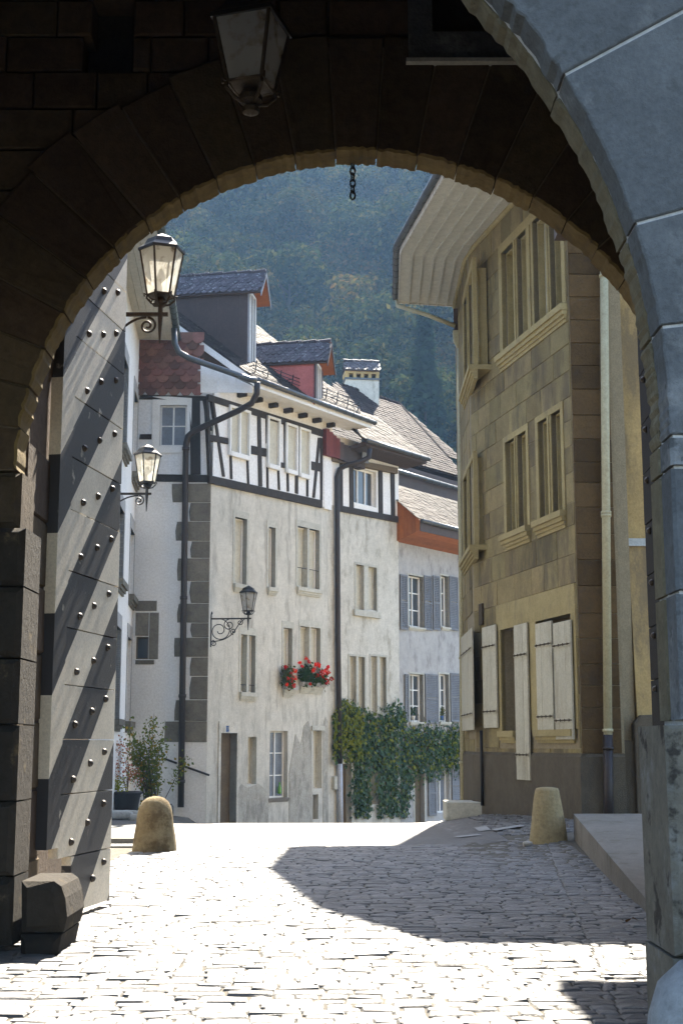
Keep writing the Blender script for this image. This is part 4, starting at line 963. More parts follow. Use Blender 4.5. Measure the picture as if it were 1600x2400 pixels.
# beams of the gable side
def beam(fr, x0, y0, x1, y1, wpx, parent, w=0.035, m='timber', name='beam', base=0.0):
    a = fr.uv(x0, y0, base); c = fr.uv(x1, y1, base); dpx = wpx
    if abs(x1 - x0) < abs(y1 - y0) * 0.9:
        a0, a1 = fr.uv(x0 - wpx / 2, y0, base)[0], fr.uv(x0 + wpx / 2, y0, base)[0]; c0, c1 = fr.uv(x1 - wpx / 2, y1, base)[0], fr.uv(x1 + wpx / 2, y1, base)[0]
        poly = [(a0, a[1]), (a1, a[1]), (c1, c[1]), (c0, c[1])]
    else:
        poly = [(a[0], fr.uv(x0, y0 - wpx / 2, base)[1]), (c[0], fr.uv(x1, y1 - wpx / 2, base)[1]), (c[0], fr.uv(x1, y1 + wpx / 2, base)[1]), (a[0], fr.uv(x0, y0 + wpx / 2, base)[1])]
    poly = [(p + R.uniform(-.008, .008), q + R.uniform(-.008, .008)) for p, q in poly]
    return MB().block(fr, poly, base - 0.06, base + w, 0.008, 0.003).build(name, M[m], parent)
for q in ((352, 1120, 488, 1122, 18), (328, 1024, 358, 1024, 12), (328, 931, 489, 934, 10), (457, 936, 459, 1112, 24), (480, 937, 492, 1010, 10)): beam(HL, *q, h1)
# hanging hexagonal wall tiles
hx = HL.rect(324, 470, 812, 928); hw = 0.335; hexm = MB(); k = hw / 2
pts = [(-k, 0.34), (-k, 0.11), (-k * .5, 0), (k * .5, 0), (k, 0.11), (k, 0.34)]; n = 6
hexm.add([(x, -0.06 + z * .15, z) for x, z in pts] + [(x, -0.028 + z * .10, z) for x, z in pts], [tuple(range(n)), tuple(range(2 * n - 1, n - 1, -1))] + [(i, i + n, (i + 1) % n + n, (i + 1) % n) for i in range(n)])
hexme = hexm.mesh('wall_tile', M['redtile']); z = hx[2]; r = 0
while z < hx[3] + 0.1:
    x = hx[0] - 0.1 + (hw / 2 if r % 2 else 0)
    while x < hx[1] - 0.12:
        place('wall_tile', hexme, HL.M(x + 0.16, z, 0.03 + R.uniform(0, .006)), h1); x += hw
    z += 0.195; r += 1
# boarded eave box on the gable end
EB = HL.shift(0.55); e0, e1 = EB.uv(470, 880)[0], EB.uv(592, 900)[0]
zb0 = EB.uv(530, 919)[1]; zr0 = EB.uv(592, 893)[1]
OH = 0.95
g0, g1 = HF.uv(600, 890, OH), HF.uv(866, 992, OH); ZG = (g0[1] + g1[1]) / 2
TANP = math.tan(math.radians(41)); upv = (Vector((-HF.n.x, -HF.n.y, TANP))).normalized(); nnv = HF.u.cross(upv).normalized()
if nnv.z < 0: nnv = -nnv
EO = HF.P(0, ZG + 0.05, OH)          # eave origin (u = 0)
uL, uR = g0[0], g1[0] + 0.05
SL = 6.0
verge = lambda s: uL - 0.62 * s * math.cos(math.radians(41))
for i in range(3):
    q_ = [EB.uv(470 + 122 * f, y_) for f, y_ in ((i / 3, 920), ((i + 1) / 3, 921), ((i + 1) / 3, 848 + 56 * (i + 1) / 3), (i / 3, 848 + 56 * i / 3))]
    MB().prism(EB, [(q_[0][0] + .004, q_[0][1]), (q_[1][0] - .004, q_[1][1]), (q_[2][0] - .004, q_[2][1]), (q_[3][0] + .004, q_[3][1])], -0.03, 0.0).build('gable_board', M['white'], h1)
va, vb_ = EO + HF.u * uL, EO + HF.u * verge(SL) + upv * SL
d_ = Vector((0, -0.04, -0.04)); t_ = Vector((0, 0, -0.26))
MB().hexa([va + d_, vb_ + d_, vb_ + d_ + t_, va + d_ + t_ * 0.8], [x + Vector((0, 0.04, 0)) for x in (va + d_, vb_ + d_, vb_ + d_ + t_, va + d_ + t_ * 0.8)]).build('bargeboard', M['white'], h1)
# street facade: aged render below
zF = lambda x, y: HF.uv(x, y)[1]
zs = (HF.uv(490, 1126)[1] + HF.uv(765, 1186)[1]) / 2
row2 = [HF.rect(550, 578, 1214, 1370), HF.rect(629, 645, 1236, 1377), HF.rect(697, 748, 1238, 1379)]
row3 = [HF.rect(564, 598, 1488, 1623), HF.rect(664, 684, 1472, 1615), HF.rect(703, 750, 1470, 1607)]
row4 = [HF.rect(515, 553, 1718, 1990), HF.rect(581, 601, 1727, 1838), HF.rect(632, 674, 1713, 1870), HF.rect(734, 754, 1712, 1848), HF.rect(733, 746, 1862, 1920)]
wall(HF, 0, HFL, -3.0, zs, row2 + row3 + row4, 0.26, 'street_wall', M['aged'], h1)
for i, h in enumerate(row2): window(HF, h, 0.2, h1, 1 if i == 2 else 0, 0, 'white', 'panel', 0.05, sillh=0.24)
for i, h in enumerate(row3): window(HF, h, 0.2, h1, 0 if i == 1 else 1, 0, 'white', 'panel', 0.05, sillh=0.24)
for h in row2 + row3: surround(HF, h, 0.09, 0.012, M['sillstone'], h1, top=0.2)
for h in (row2[2], row3[2], row3[0]):
    x = (h[0] + h[1]) / 2; B(HF, x - 0.05, x + 0.05, h[2], h[3], -0.28, 0.0).build('mullion', M['sillstone'], h1)
for h, f in ((row2[2], 0.32), (row3[0], 0.13)):
    b = MB(); z = h[2] + (h[3] - h[2]) * f; b.tube([HF.P(h[0] - .02, z, -0.03), HF.P(h[1] + .02, z, -0.03)], 0.012, 6)
    b.tube([HF.P((h[0] * 3 + h[1]) / 4, h[2], -0.03), HF.P((h[0] * 3 + h[1]) / 4, z, -0.03)], 0.008, 6); b.build('window_bar', M['iron'], h1)
dh = row4[0]; MB().box(HF, dh[0], dh[1], dh[2], dh[3], -0.3, -0.22).build('door', M['oldwood'], h1); surround(HF, dh, 0.10, 0.03, M['aged2'], h1, 'door_surround', 0.32)
for h, nm in ((row4[1], 'panel'), (row4[3], 'panel')): window(HF, h, 0.22, h1, 0, 0, 'aged2', nm, 0.03)
window(HF, row4[2], 0.2, h1, 1, 2, 'white', 'curtain', 0.05, sillh=0.12, sillm='concrete', sillout=0.03)
window(HF, row4[4], 0.3, h1, 0, 0, 'oldwood', 'glass', 0.03)
r_ = row4[3]; B(HF, r_[0] - .12, r_[1] + .1, r_[3], r_[3] + .14, -0.05, 0.05).build('lintel', M['sillstone'], h1)
B(HF, *HF.rect(528, 535, 1701, 1716), 0.0, 0.03).build('house_number_plate', M['blue_sign'], h1)
# rougher, damp-stained render along the foot of the wall
for xs_ in ([(556, 1850), (566, 1838), (580, 1846), (604, 1836), (618, 1846), (629, 1858)], [(677, 1812), (684, 1770), (692, 1720), (704, 1745), (712, 1700), (722, 1690), (730, 1720)], [(757, 1700), (762, 1680), (768, 1690)]):
    MB().block(HF, [HF.uv(xs_[0][0], 1990), *[HF.uv(*p) for p in xs_], HF.uv(xs_[-1][0], 1990)], -0.02, 0.016, 0.008, 0.002).build('foot_render', M['damp'], h1)
# half-timbered storey
HU = 0.05
wall(HF, 0.0, HFL + 0.05, zs, ZG + 0.35, [], 0.2, 'infill_wall', M['infill'], h1, w=HU, back=False)
bm = [(490, 1123, 754, 1182, 17), (487, 932, 760, 1017, 16), (484, 937, 493, 1115, 6), (497, 939, 523, 1117, 5.5), (491, 1026, 536, 1035, 14), (536, 945, 541, 1123, 4), (579, 1080, 581, 1135, 4), (606, 976, 609, 1140, 8), (583, 1053, 627, 1062, 20),
      (624, 978, 626, 1144, 4), (651, 1099, 653, 1148, 4), (654, 1089, 667, 1091, 12), (666, 995, 667, 1089, 3.5), (673, 1106, 674, 1152, 4), (694, 993, 694, 1157, 6), (719, 1117, 719, 1164, 4), (747, 1027, 734, 1167, 5), (752, 1027, 752, 1172, 5), (723, 1090, 751, 1096, 20)]
for q in bm: beam(HF, *q, h1, base=HU)
for q, n_ in (((537, 579, 962, 1064), 1), ((626, 649, 984, 1090), 0), ((669, 690, 1000, 1102), 0), ((700, 720, 1010, 1112), 0)):
    r_ = HF.rect(*q, HU); b = MB(); t = 0.07; a0, a1, c0, c1 = r_; o_ = HU + 0.1
    b.box(HF, a0 - t, a0, c0 - t * 1.6, c1 + t, HU - .02, o_); b.box(HF, a1, a1 + t, c0 - t * 1.6, c1 + t, HU - .02, o_); b.box(HF, a0, a1, c1, c1 + t, HU - .02, o_ + .001); b.box(HF, a0 - .02, a1 + .02, c0 - t * 1.9, c0, HU - .02, o_ + .02)
    if n_: b.box(HF, (a0 + a1) / 2 - .035, (a0 + a1) / 2 + .035, c0, c1, HU - .02, o_ - .01)
    o = b.build('window', M['white'], h1); B(HF, a0, a1, c0, c1, HU, HU + 0.012).build('blind', M['panel'], o)
# corner white pilaster at the right end
B(HF, HF.uv(756, 1100)[0], HFL + 0.12, zs - 0.05, ZG, -0.1, HU + 0.02).build('corner_strip', M['infill'], h1)
# soffit boards, rafters, fascia, gutter
for k in range(4):
    w0, w1 = HU + (OH - HU) * k / 4, HU + (OH - HU) * (k + 1) / 4
    MB().hexa([HF.P(uL + 0.05, ZG - 0.16, w0 + .004), HF.P(uR, ZG - 0.16, w0 + .004), HF.P(uR, ZG - 0.16, w1 - .004), HF.P(uL + 0.05, ZG - 0.16, w1 - .004)], [HF.P(uL + 0.05, ZG - 0.13, w0), HF.P(uR, ZG - 0.13, w0), HF.P(uR, ZG - 0.13, w1), HF.P(uL + 0.05, ZG - 0.13, w1)]).build('soffit_board', M['white'], h1)
for k in range(8):
    u = 0.35 + (HFL - 0.5) * k / 7; MB().block(HF, [(u - .06, ZG - .30), (u + .06, ZG - .30), (u + .06, ZG - .165), (u - .06, ZG - .165)], HU - 0.1, HU + 0.32, 0.03, 0.004).build('rafter_end', M['timber'], h1)
B(HF, uL, uR, ZG - 0.2, ZG + 0.02, OH, OH + 0.03).build('fascia', M['white'], h1)
gutter([HF.P(uL - .05, ZG + 0.0, OH + 0.11), HF.P(uR + 0.08, ZG + 0.0, OH + 0.11)], 0.075, h1, M['zinc'], bands=0.45)
# roof: deck, tiles, snow rails
b = MB(); q = [EO + HF.u * verge(0), EO + HF.u * uR, EO + HF.u * uR + upv * SL, EO + HF.u * verge(SL) + upv * SL]; b.hexa([x - nnv * .05 for x in q], [x - nnv * .02 for x in q]); roof1 = b.build('roof', M['brownwood'], h1)
tm = tile_mesh('roof_tile', 0.19, 0.34, 0.016, M['rooftile'])
tiles(roof1, EO, HF.u, upv, nnv, lambda s: (verge(s), uR), SL, 0.195, 0.15, tm, M['rooftile'], 260)
b = MB()
for s_, hh in ((0.55, 0.12), (0.62, 0.2), (0.69, 0.28)): b.tube([EO + HF.u * (uL + .3) + upv * s_ + nnv * hh, EO + HF.u * uR + upv * s_ + nnv * hh], 0.012, 5)
b.build('snow_rail', M['iron'], roof1)
b = MB(); u = uL + 0.5
while u < uR: p = EO + HF.u * u + upv * 0.55; b.tube([p, p + upv * .2 + nnv * .32], 0.018, 5); b.tube([p + upv * .35, p + upv * .14 + nnv * .2], 0.014, 5); u += 0.62
b.build('snow_rail_bracket', M['iron'], roof1)

def dormer(parent, base_px, peak_px, hw, depth, wallm, cheekm, pitch, name='dormer', over=0.42, shut=False):
    """gabled dormer standing on roof plane 1, looking over the street"""
    d = ray(*base_px); t = (EO - CAM).dot(nnv) / d.dot(nnv); Bp = CAM + d * t
    HF = Frame(Bp, (0.17, 0.985), (0.985, -0.17))
    w_ = (Bp - HF.o).dot(HF.n); ub = (Bp - HF.o).dot(HF.u); zb = Bp.z
    up_, zp = HF.uv(*peak_px, w_)
    uc = up_; ze = zp - hw * pitch
    root = MB()
    fw = MB(); fw.prism(HF, [(uc - hw, zb - .12), (uc + hw, zb - .12), (uc + hw, ze), (uc, zp - .02), (uc - hw, ze)], w_ - 0.12, w_)
    o = fw.build(name, M[wallm], parent)
    for sgn in (-1, 1):
        ck = Frame(HF.P(uc + sgn * hw, 0, w_), -HF.n, -HF.u); rs = 0.915 * TANP; dl = (ze - zb) / rs + .25
        MB().prism(ck, [(0.002, zb - .12), (0.002, ze), (dl, ze), (dl, zb + dl * rs - .2)], -.05, .05).build('cheek', M[cheekm], o)
    if True:   # board joints on the visible cheek
        for k in range(4):
            ww = w_ - (ze - zb) / (0.915 * TANP) * (k + .4) / 4.4; B(HF, uc - hw - .062, uc - hw - .051, zb - .1 + (w_ - ww) * 0.915 * TANP, ze, ww, ww + .03).build('cover_strip', M[cheekm], o)
    wr = (uc - hw * .55, uc + hw * .55, zb + .05, ze - .12)
    b = MB(); tt = .05
    for q in ((wr[0] - tt, wr[0], wr[2], wr[3]), (wr[1], wr[1] + tt, wr[2], wr[3]), (wr[0] - tt, wr[1] + tt, wr[3], wr[3] + tt), (wr[0] - tt, wr[1] + tt, wr[2] - tt, wr[2]), ((wr[0] + wr[1]) / 2 - .02, (wr[0] + wr[1]) / 2 + .02, wr[2], wr[3])): b.box(HF, *q, w_ - .02, w_ + .05)
    wo = b.build('window', M['white'], o); B(HF, wr[0], wr[1], wr[2], wr[3], w_ + .003, w_ + .015).build('pane', M['glass'], wo)
    if shut:
        for sgn in (-1, 1):
            a = wr[0] - tt - .3 if sgn < 0 else wr[1] + tt; s_ = B(HF, a, a + .28, wr[2], wr[3], w_ + .02, w_ + .05).build('shutter', M['brownwood'], o)
    # roof slopes
    rid0, rid1 = HF.P(uc, zp, w_ + over), HF.P(uc, zp, w_ - depth)
    for sgn in (-1, 1):
        uh = (HF.u * sgn * (hw + .16) + Vector((0, 0, -(hw + .16) * pitch))); e0_, e1_ = rid0 + uh, rid1 + uh
        nv = (rid1 - rid0).cross(uh).normalized(); nv = nv if nv.z > 0 else -nv
        b = MB(); b.hexa([rid0, rid1, e1_, e0_], [x - nv * .05 for x in (rid0, rid1, e1_, e0_)]); sl = b.build('roof_slope', M['brownwood' if sgn < 0 else 'orangewood'], o)
        if sgn < 0:
            tmm = TM_D; upd = (-uh).normalized(); L_ = uh.length
            tiles(sl, e1_ + nv * .012, -HF.n * -1, upd, nv, lambda s: (0.06, (rid0 - rid1).length - 0.04), L_ - .05, 0.2, 0.155, tmm, M['darktile'], 120)
        # bargeboards
        b = MB(); f = HF.n * .03; b.hexa([rid0, e0_, e0_ + Vector((0, 0, -.13)), rid0 + Vector((0, 0, -.13))], [x + f for x in (rid0, e0_, e0_ + Vector((0, 0, -.13)), rid0 + Vector((0, 0, -.13)))]); b.build('bargeboard', M['bluegrey'] if not shut else M['brownwood'], o)
    L_ = (rid1 - rid0).length; k = int(L_ / .42)
    for i in range(k):
        p = rid0.lerp(rid1, i / k); q = rid0.lerp(rid1, (i + 1.08) / k); b = MB(); b.tube([p + Vector((0, 0, .045)), q + Vector((0, 0, .015))], [.075, .06], 8); b.build('ridge_tile', M['darktile'], o)
    # gable lining
    gl = MB(); gl.prism(HF, [(uc - hw * .2, ze + .1), (uc + hw * 1.05, ze - .02), (uc, zp - .1)], w_ + .004, w_ + .02); gl.build('gable_lining', M['orangewood'], o)
    return o
TM_D = tile_mesh('roof_tile', 0.2, 0.34, 0.02, M['darktile'])
dormer(h1, (580, 852), (592, 640), 0.52, 3.2, 'bluegrey', 'brownwood', 1.25)
dormer(h1, (738, 940), (745, 803), 0.55, 2.9, 'brownwood', 'pink', 1.2, shut=True)
# long bent downpipe
def pth(l, dep): return [on_y(x, y, dep(i)) for i, (x, y) in enumerate(l)]
b = MB(); l = [(408, 770), (410, 805), (420, 826), (445, 840), (585, 889), (602, 893)]; b.tube([on_y(x, y, d) for (x, y), d in zip(l, (36.6, 36.6, 36.6, 36.7, 37.1, 37.1))], 0.085, 12); b.build('overflow_pipe', M['zinc'], h1, smooth=True)
b = MB(); l = [(603, 895), (602, 922), (590, 945), (560, 962), (455, 1010), (441, 1022), (436, 1045), (431, 1400), (424, 1892)]
b.tube([on_y(x, y, d) for (x, y), d in zip(l, (37.1, 37.2, 37.3, 37.5, 37.75, 37.8, 37.85, 37.85, 37.85))], 0.088, 12)
for y in (1055, 1405, 1635, 1835): c = on_y(431 - (y - 1400) * .014, y, 37.85); b.tube([c, c + Vector((0, 0, .09))], 0.108, 12)
b.build('downpipe', M['pipe'], h1, smooth=True)
b = MB(); b.tube([on_y(432, 1796, 37.9), on_y(491, 1817, 37.9)], 0.03, 8); b.tube([on_y(385, 1778, 37.9), on_y(415, 1789, 37.9)], 0.03, 8); b.build('handrail', M['iron'], h1, smooth=True)

# ------------------------------------------------------------------ narrow house with red gable box
e1_ = HF.P(HFL, 0); h2 = thing('narrow_house', 'narrow plastered house with red boarded gable box and small timbered storey', 'house', (e1_.x + .4, e1_.y, -1))
N2 = Frame((e1_.x + .02, e1_.y + .12), (0.6, 0.8), (0.8, -0.6)); n2L = N2.uv(934, 1400)[0]
zs2 = (N2.uv(800, 1192)[1] + N2.uv(930, 1216)[1]) / 2; zt2 = N2.uv(850, 1040)[1]
w2a = [N2.rect(833, 852, 1324, 1430), N2.rect(862, 882, 1324, 1430)]; w2b = [N2.rect(818, 834, 1538, 1670), N2.rect(839, 854, 1538, 1670), N2.rect(868, 883, 1538, 1670), N2.rect(889, 904, 1538, 1670)]
w2c = [N2.rect(856, 896, 1772, 1885), N2.rect(796, 822, 1790, 2000)]; w2t = N2.rect(826, 880, 1100, 1184)
wall(N2, -0.1, n2L, -4, zs2, w2a + w2b + w2c, 0.3, 'wall', M['aged2'], h2); wall(N2, -0.1, n2L, zs2, zt2, [w2t], 0.3, 'upper_wall', M['plaster'], h2, w=0.03)
for hs in (w2a, w2b[:2], w2b[2:]):
    for h in hs: window(N2, h, 0.17, h2, 0, 0, 'aged2', 'panel', 0.03)
    g_ = (hs[0][0], hs[-1][1], hs[0][2], hs[0][3]); surround(N2, g_, 0.07, 0.02, M['sillstone'], h2)
    B(N2, hs[0][1], hs[1][0], g_[2], g_[3], -0.25, 0.015).build('mullion', M['sillstone'], h2)
h = w2a[0]; B(N2, h[0] - .15, w2a[1][1] + .15, h[2] - .2, h[2], -0.05, 0.09).build('sill', M['sillstone'], h2)
window(N2, w2t, 0.2, h2, 2, 0, 'white', 'glass', 0.06, w=0.03); window(N2, w2c[0], 0.25, h2, 1, 0, 'white', 'panel', 0.05)
h = w2c[1]; B(N2, h[0], h[1], h[2], h[3], -0.28, -0.2).build('door', M['oldwood'], h2)
b = MB(); rr_ = (h[1] - h[0]) / 2
for k in range(7):
    a0, a1 = PI * k / 7, PI * (k + 1) / 7; cx = (h[0] + h[1]) / 2; cz = h[3] - rr_ * .2
    MB().prism(N2, [(cx + math.cos(a) * r2, cz + math.sin(a) * r2 * 1.15) for a, r2 in ((a0, rr_), (a1, rr_), (a1, rr_ + .16), (a0, rr_ + .16))], -0.1, 0.035).build('arch_stone', M['sillstone'], h2)
B(N2, h[1], h[1] + .16, h[2], cz, -0.1, .035).build('jamb', M['sillstone'], h2)
for q in ((793, 1191, 934, 1218, 14), (822, 1092, 823, 1192, 9), (890, 1104, 891, 1208, 9), (918, 1110, 920, 1213, 9), (798, 1085, 799, 1190, 6)): beam(N2, *q, h2, base=0.03)
beam(N2, 772, 1074, 926, 1104, 13, h2, 0.12, 'oldwood', base=0.05)
# red gable box and dark boards under the verge of the big roof
X2 = N2.shift(0.28); a0, a1 = X2.uv(764, 1040)[0], X2.uv(797, 1040)[0]; z0, z1 = X2.uv(780, 1070)[1], X2.uv(780, 1012)[1]
for i in range(4): B(X2, a0 + (a1 - a0) * i / 4 + .003, a0 + (a1 - a0) * (i + 1) / 4 - .003, z0, z1 + .05 - .07 * i, -0.3, R.uniform(0, .01)).build('board', M['redwood'], h2)
a2 = X2.uv(856, 1060)[0]
for i in range(6):
    u0 = a1 + (a2 - a1) * i / 6; B(X2, u0 + .003, a1 + (a2 - a1) * (i + 1) / 6 - .003, z0 - .02 - .02 * i, z1 - .25 - .05 * i, -0.3, R.uniform(0, .01) - .02).build('board', M['brownwood'], h2)
# its roof, gutter, pipe
OH2 = 0.9; ga, gb = N2.uv(858, 1042, OH2), N2.uv(1000, 1070, OH2); ZG2 = (ga[1] + gb[1]) / 2
up2 = Vector((-N2.n.x, -N2.n.y, math.tan(math.radians(40)))).normalized(); nn2 = N2.u.cross(up2).normalized(); nn2 = nn2 if nn2.z > 0 else -nn2
EO2 = N2.P(0, ZG2 + .05, OH2); uA, uB = ga[0], gb[0]
b = MB(); q = [EO2 + N2.u * uA, EO2 + N2.u * uB, EO2 + N2.u * uB + up2 * 2.6, EO2 + N2.u * uA + up2 * 2.6]; b.hexa([x - nn2 * .06 for x in q], [x - nn2 * .02 for x in q]); rf2 = b.build('roof', M['brownwood'], h2)
tiles(rf2, EO2, N2.u, up2, nn2, lambda s: (uA, uB), 2.6, 0.195, 0.15, tm, M['rooftile'], 200)
b = MB(); b.hexa([N2.P(uA, ZG2 - .22, 0), N2.P(uB, ZG2 - .22, 0), N2.P(uB, ZG2 - .14, OH2), N2.P(uA, ZG2 - .14, OH2)], [N2.P(uA, ZG2 - .1, 0), N2.P(uB, ZG2 - .1, 0), N2.P(uB, ZG2 + .02, OH2), N2.P(uA, ZG2 + .02, OH2)]); b.build('soffit', M['brownwood'], h2)
gutter([N2.P(uA - .1, ZG2, OH2 + .09), N2.P(uB, ZG2, OH2 + .09)], 0.075, h2, M['zinc'])
B(X2, a2 - .3, a2 + .05, z1 - .75, z1 + .3, .05, .1).build('verge_board', M['bluegrey'], h2)
b = MB(); l = [(866, 1052), (864, 1072), (845, 1082), (808, 1092), (795, 1100), (790, 1118), (792, 1500), (796, 1790)]
b.tube([N2.P(*N2.uv(x, y, w), w) for (x, y), w in zip(l, (.95, .9, .75, .35, .15, .12, .12, .12))], 0.085, 12); b.build('downpipe', M['pipe'], h2, smooth=True)
b = MB(); b.tube([N2.P(*N2.uv(x, y, .12), .12) for x, y in ((796, 1790), (798, 1990))], 0.09, 12); b.build('downpipe_shoe', M['greypipe'], h2, smooth=True)
r_ = N2.rect(783, 790, 1820, 1850, .1); B(N2, *r_, -.1, .12).build('meter_box', M['sillstone'], h2)

# ------------------------------------------------------------------ shuttered house
e2 = N2.P(n2L, 0); h3 = thing('shuttered_house', 'grey roughcast house with blue-grey louvred shutters and orange eaves', 'house', (e2.x + .3, e2.y, -1.5))
N3 = Frame((e2.x, e2.y + .1), (0.588, 0.809), (0.809, -0.588)); L3 = 8.0
zt3 = N3.uv(1000, 1285)[1]
r3a = [N3.rect(957, 991, 1350, 1470), N3.rect(1033, 1050, 1350, 1470)]; r3b = [N3.rect(960, 991, 1580, 1692), N3.rect(1029, 1051, 1580, 1692)]; r3c = [N3.rect(971, 994, 1808, 2000), N3.rect(1024, 1053, 1806, 1905)]
wall(N3, 0, L3, -5, zt3 + 1.5, r3a + r3b + r3c, 0.28, 'wall', M['roughcast'], h3)
for h in r3a + r3b: window(N3, h, 0.2, h3, 1, 2, 'white', 'glass', 0.06, sillh=0.12, sillout=.08); surround(N3, h, .06, .015, M['sillstone'], h3)
window(N3, r3c[1], 0.2, h3, 1, 0, 'white', 'curtain', 0.06)
h = r3c[0]; dr = B(N3, h[0], h[1], h[2], h[3], -0.24, -0.16).build('door', M['oldwood'], h3); surround(N3, h, .06, .02, M['sillstone'], h3, 'door_surround')
def louvre(fr, r, w, parent, ang=0.0):
    a0, a1, c0, c1 = r; t = 0.06; b = MB()
    b.box(fr, a0, a0 + t, c0, c1, w, w + .035); b.box(fr, a1 - t, a1, c0, c1, w, w + .035)
    for z in (c0, (c0 + c1) / 2 - t / 2, c1 - t): b.box(fr, a0 + t, a1 - t, z, z + t, w + .001, w + .034)
    o = b.build('shutter', M['bluegrey'], parent); s = MB(); z = c0 + t
    while z < c1 - t:
        if abs(z - (c0 + c1) / 2) > t * .7: s.hexa([fr.P(a0 + t, z, w + .03), fr.P(a1 - t, z, w + .03), fr.P(a1 - t, z + .045, w + .004), fr.P(a0 + t, z + .045, w + .004)], [fr.P(a0 + t, z - .008, w + .03), fr.P(a1 - t, z - .008, w + .03), fr.P(a1 - t, z + .037, w + .004), fr.P(a0 + t, z + .037, w + .004)])
        z += 0.062
    s.build('slats', M['bluegrey'], o, kind='stuff'); return o
for q in ((938, 955, 1347, 1476), (994, 1012, 1350, 1477), (1015, 1031, 1350, 1477), (1053, 1073, 1352, 1477), (949, 958, 1580, 1692), (997, 1027, 1580, 1696), (1056, 1079, 1578, 1692), (1004, 1022, 1807, 1912), (1059, 1081, 1803, 1880)):
    louvre(N3, N3.rect(*q, .05), .03, h3)
# eaves: orange gable boards, soffit, roof
OH3 = 1.0; ga, gb = N3.uv(1005, 1225, OH3), N3.uv(1075, 1245, OH3); ZG3 = (ga[1] + gb[1]) / 2
uA3 = N3.uv(937, 1180, OH3 * .2)[0]; up3 = Vector((-N3.n.x, -N3.n.y, math.tan(math.radians(40)))).normalized(); nn3 = N3.u.cross(up3).normalized(); nn3 = nn3 if nn3.z > 0 else -nn3
EO3 = N3.P(0, ZG3 + .05, OH3); 
b = MB(); q = [EO3 + N3.u * uA3, EO3 + N3.u * L3, EO3 + N3.u * L3 + up3 * 2.4, EO3 + N3.u * uA3 + up3 * 2.4]; b.hexa([x - nn3 * .08 for x in q], [x - nn3 * .02 for x in q]); rf3 = b.build('roof', M['orangewood'], h3)
tiles(rf3, EO3, N3.u, up3, nn3, lambda s: (uA3, L3), 2.4, 0.195, 0.15, tm, M['rooftile'], 200)
gutter([N3.P(uA3, ZG3, OH3 + .09), N3.P(L3, ZG3, OH3 + .09)], 0.075, h3, M['zinc'])
for k in range(5):
    w0, w1 = OH3 * k / 5, OH3 * (k + 1) / 5; z = lambda w: zt3 + (ZG3 - .3 - zt3) * w / OH3
    MB().hexa([N3.P(uA3, z(w0), w0 + .004), N3.P(L3, z(w0), w0 + .004), N3.P(L3, z(w1), w1 - .004), N3.P(uA3, z(w1), w1 - .004)], [N3.P(uA3, z(w0) + .04, w0 + .004), N3.P(L3, z(w0) + .04, w0 + .004), N3.P(L3, z(w1) + .04, w1 - .004), N3.P(uA3, z(w1) + .04, w1 - .004)]).build('soffit_board', M['orangewood'], h3)
B(N3, uA3, L3, ZG3 - .34, ZG3 + .02, OH3, OH3 + .03).build('fascia', M['brownwood'], h3)
SD = Frame(N3.P(uA3 + .03, 0, 0), -N3.n, -N3.u)
for i in range(6):
    w0, w1 = OH3 * (1 - i / 6) , OH3 * (1 - (i + 1) / 6); zz = lambda w: ZG3 + .02 + (OH3 - w) * .82
    MB().prism(SD, [(-w0 + .004, z(w0)), (-w1 - .004, z(w1)), (-w1 - .004, zz(w1)), (-w0 + .004, zz(w0))], 0, .03).build('gable_board', M['orangewood'], h3)
B(N3, 0.2, L3, zt3 + 1.4, zt3 + 3.4, -1.9, -1.7).build('upper_wall', M['brownwood'], h3)
gutter([N3.P(0.1, N3.uv(1000, 1125, -1.6)[1], -1.55), N3.P(L3, N3.uv(1000, 1125, -1.6)[1], -1.55)], 0.08, h3, M['zinc'])

# ------------------------------------------------------------------ hipped roof house and chimney behind
h4 = thing('hipped_roof_house', 'house behind with a large brown tiled hipped roof', 'house', (3.5, 54, -2))
N4 = Frame((1.0, 51.0), (0.62, 0.785), (0.785, -0.62))
tp = math.radians(45); up4 = Vector((-N4.n.x * math.cos(tp), -N4.n.y * math.cos(tp), math.sin(tp))); nn4 = N4.u.cross(up4).normalized(); nn4 = nn4 if nn4.z > 0 else -nn4
e4 = N4.uv(1075, 1118); EO4 = N4.P(0, e4[1], 0)
def on_roof4(px, py):
    d = ray(px, py); t = (EO4 - CAM).dot(nn4) / d.dot(nn4); p = CAM + d * t - EO4; return p.dot(N4.u), p.dot(up4)
ra, rb_, rc, rd = on_roof4(822, 925), on_roof4(935, 948), on_roof4(1090, 1085), on_roof4(900, 1035)
S4 = max(ra[1], rb_[1]); 
def w4(s):
    f = s / S4; lft = -4.0 + (ra[0] + 4.0) * f; rgt = 7.0 + (rb_[0] - 7.0) * f
    rgt2 = rc[0] + (rb_[0] - rc[0]) * max(0, (s - rc[1])) / max(.1, (rb_[1] - rc[1])) if s > rc[1] else rgt
    return (min(lft, ra[0]), rgt2)
b = MB(); q = [EO4 + N4.u * w4(0)[0], EO4 + N4.u * w4(0)[1], EO4 + N4.u * w4(rc[1])[1] + up4 * rc[1], EO4 + N4.u * w4(S4)[1] + up4 * S4, EO4 + N4.u * w4(S4)[0] + up4 * S4]
b.add([x - nn4 * .03 for x in q], [(0, 1, 2, 3, 4)]); rf4 = b.build('roof', M['brownwood'], h4)
tm4 = tile_mesh('roof_tile', 0.24, 0.42, 0.028, M['browntile'], 0.2)
tiles(rf4, EO4, N4.u, up4, nn4, w4, S4, 0.25, 0.2, tm4, M['browntile'], 280, key=lambda q: -q[0].z)
rl, rr2 = EO4 + N4.u * w4(S4)[0] + up4 * S4, EO4 + N4.u * w4(S4)[1] + up4 * S4; k = 14
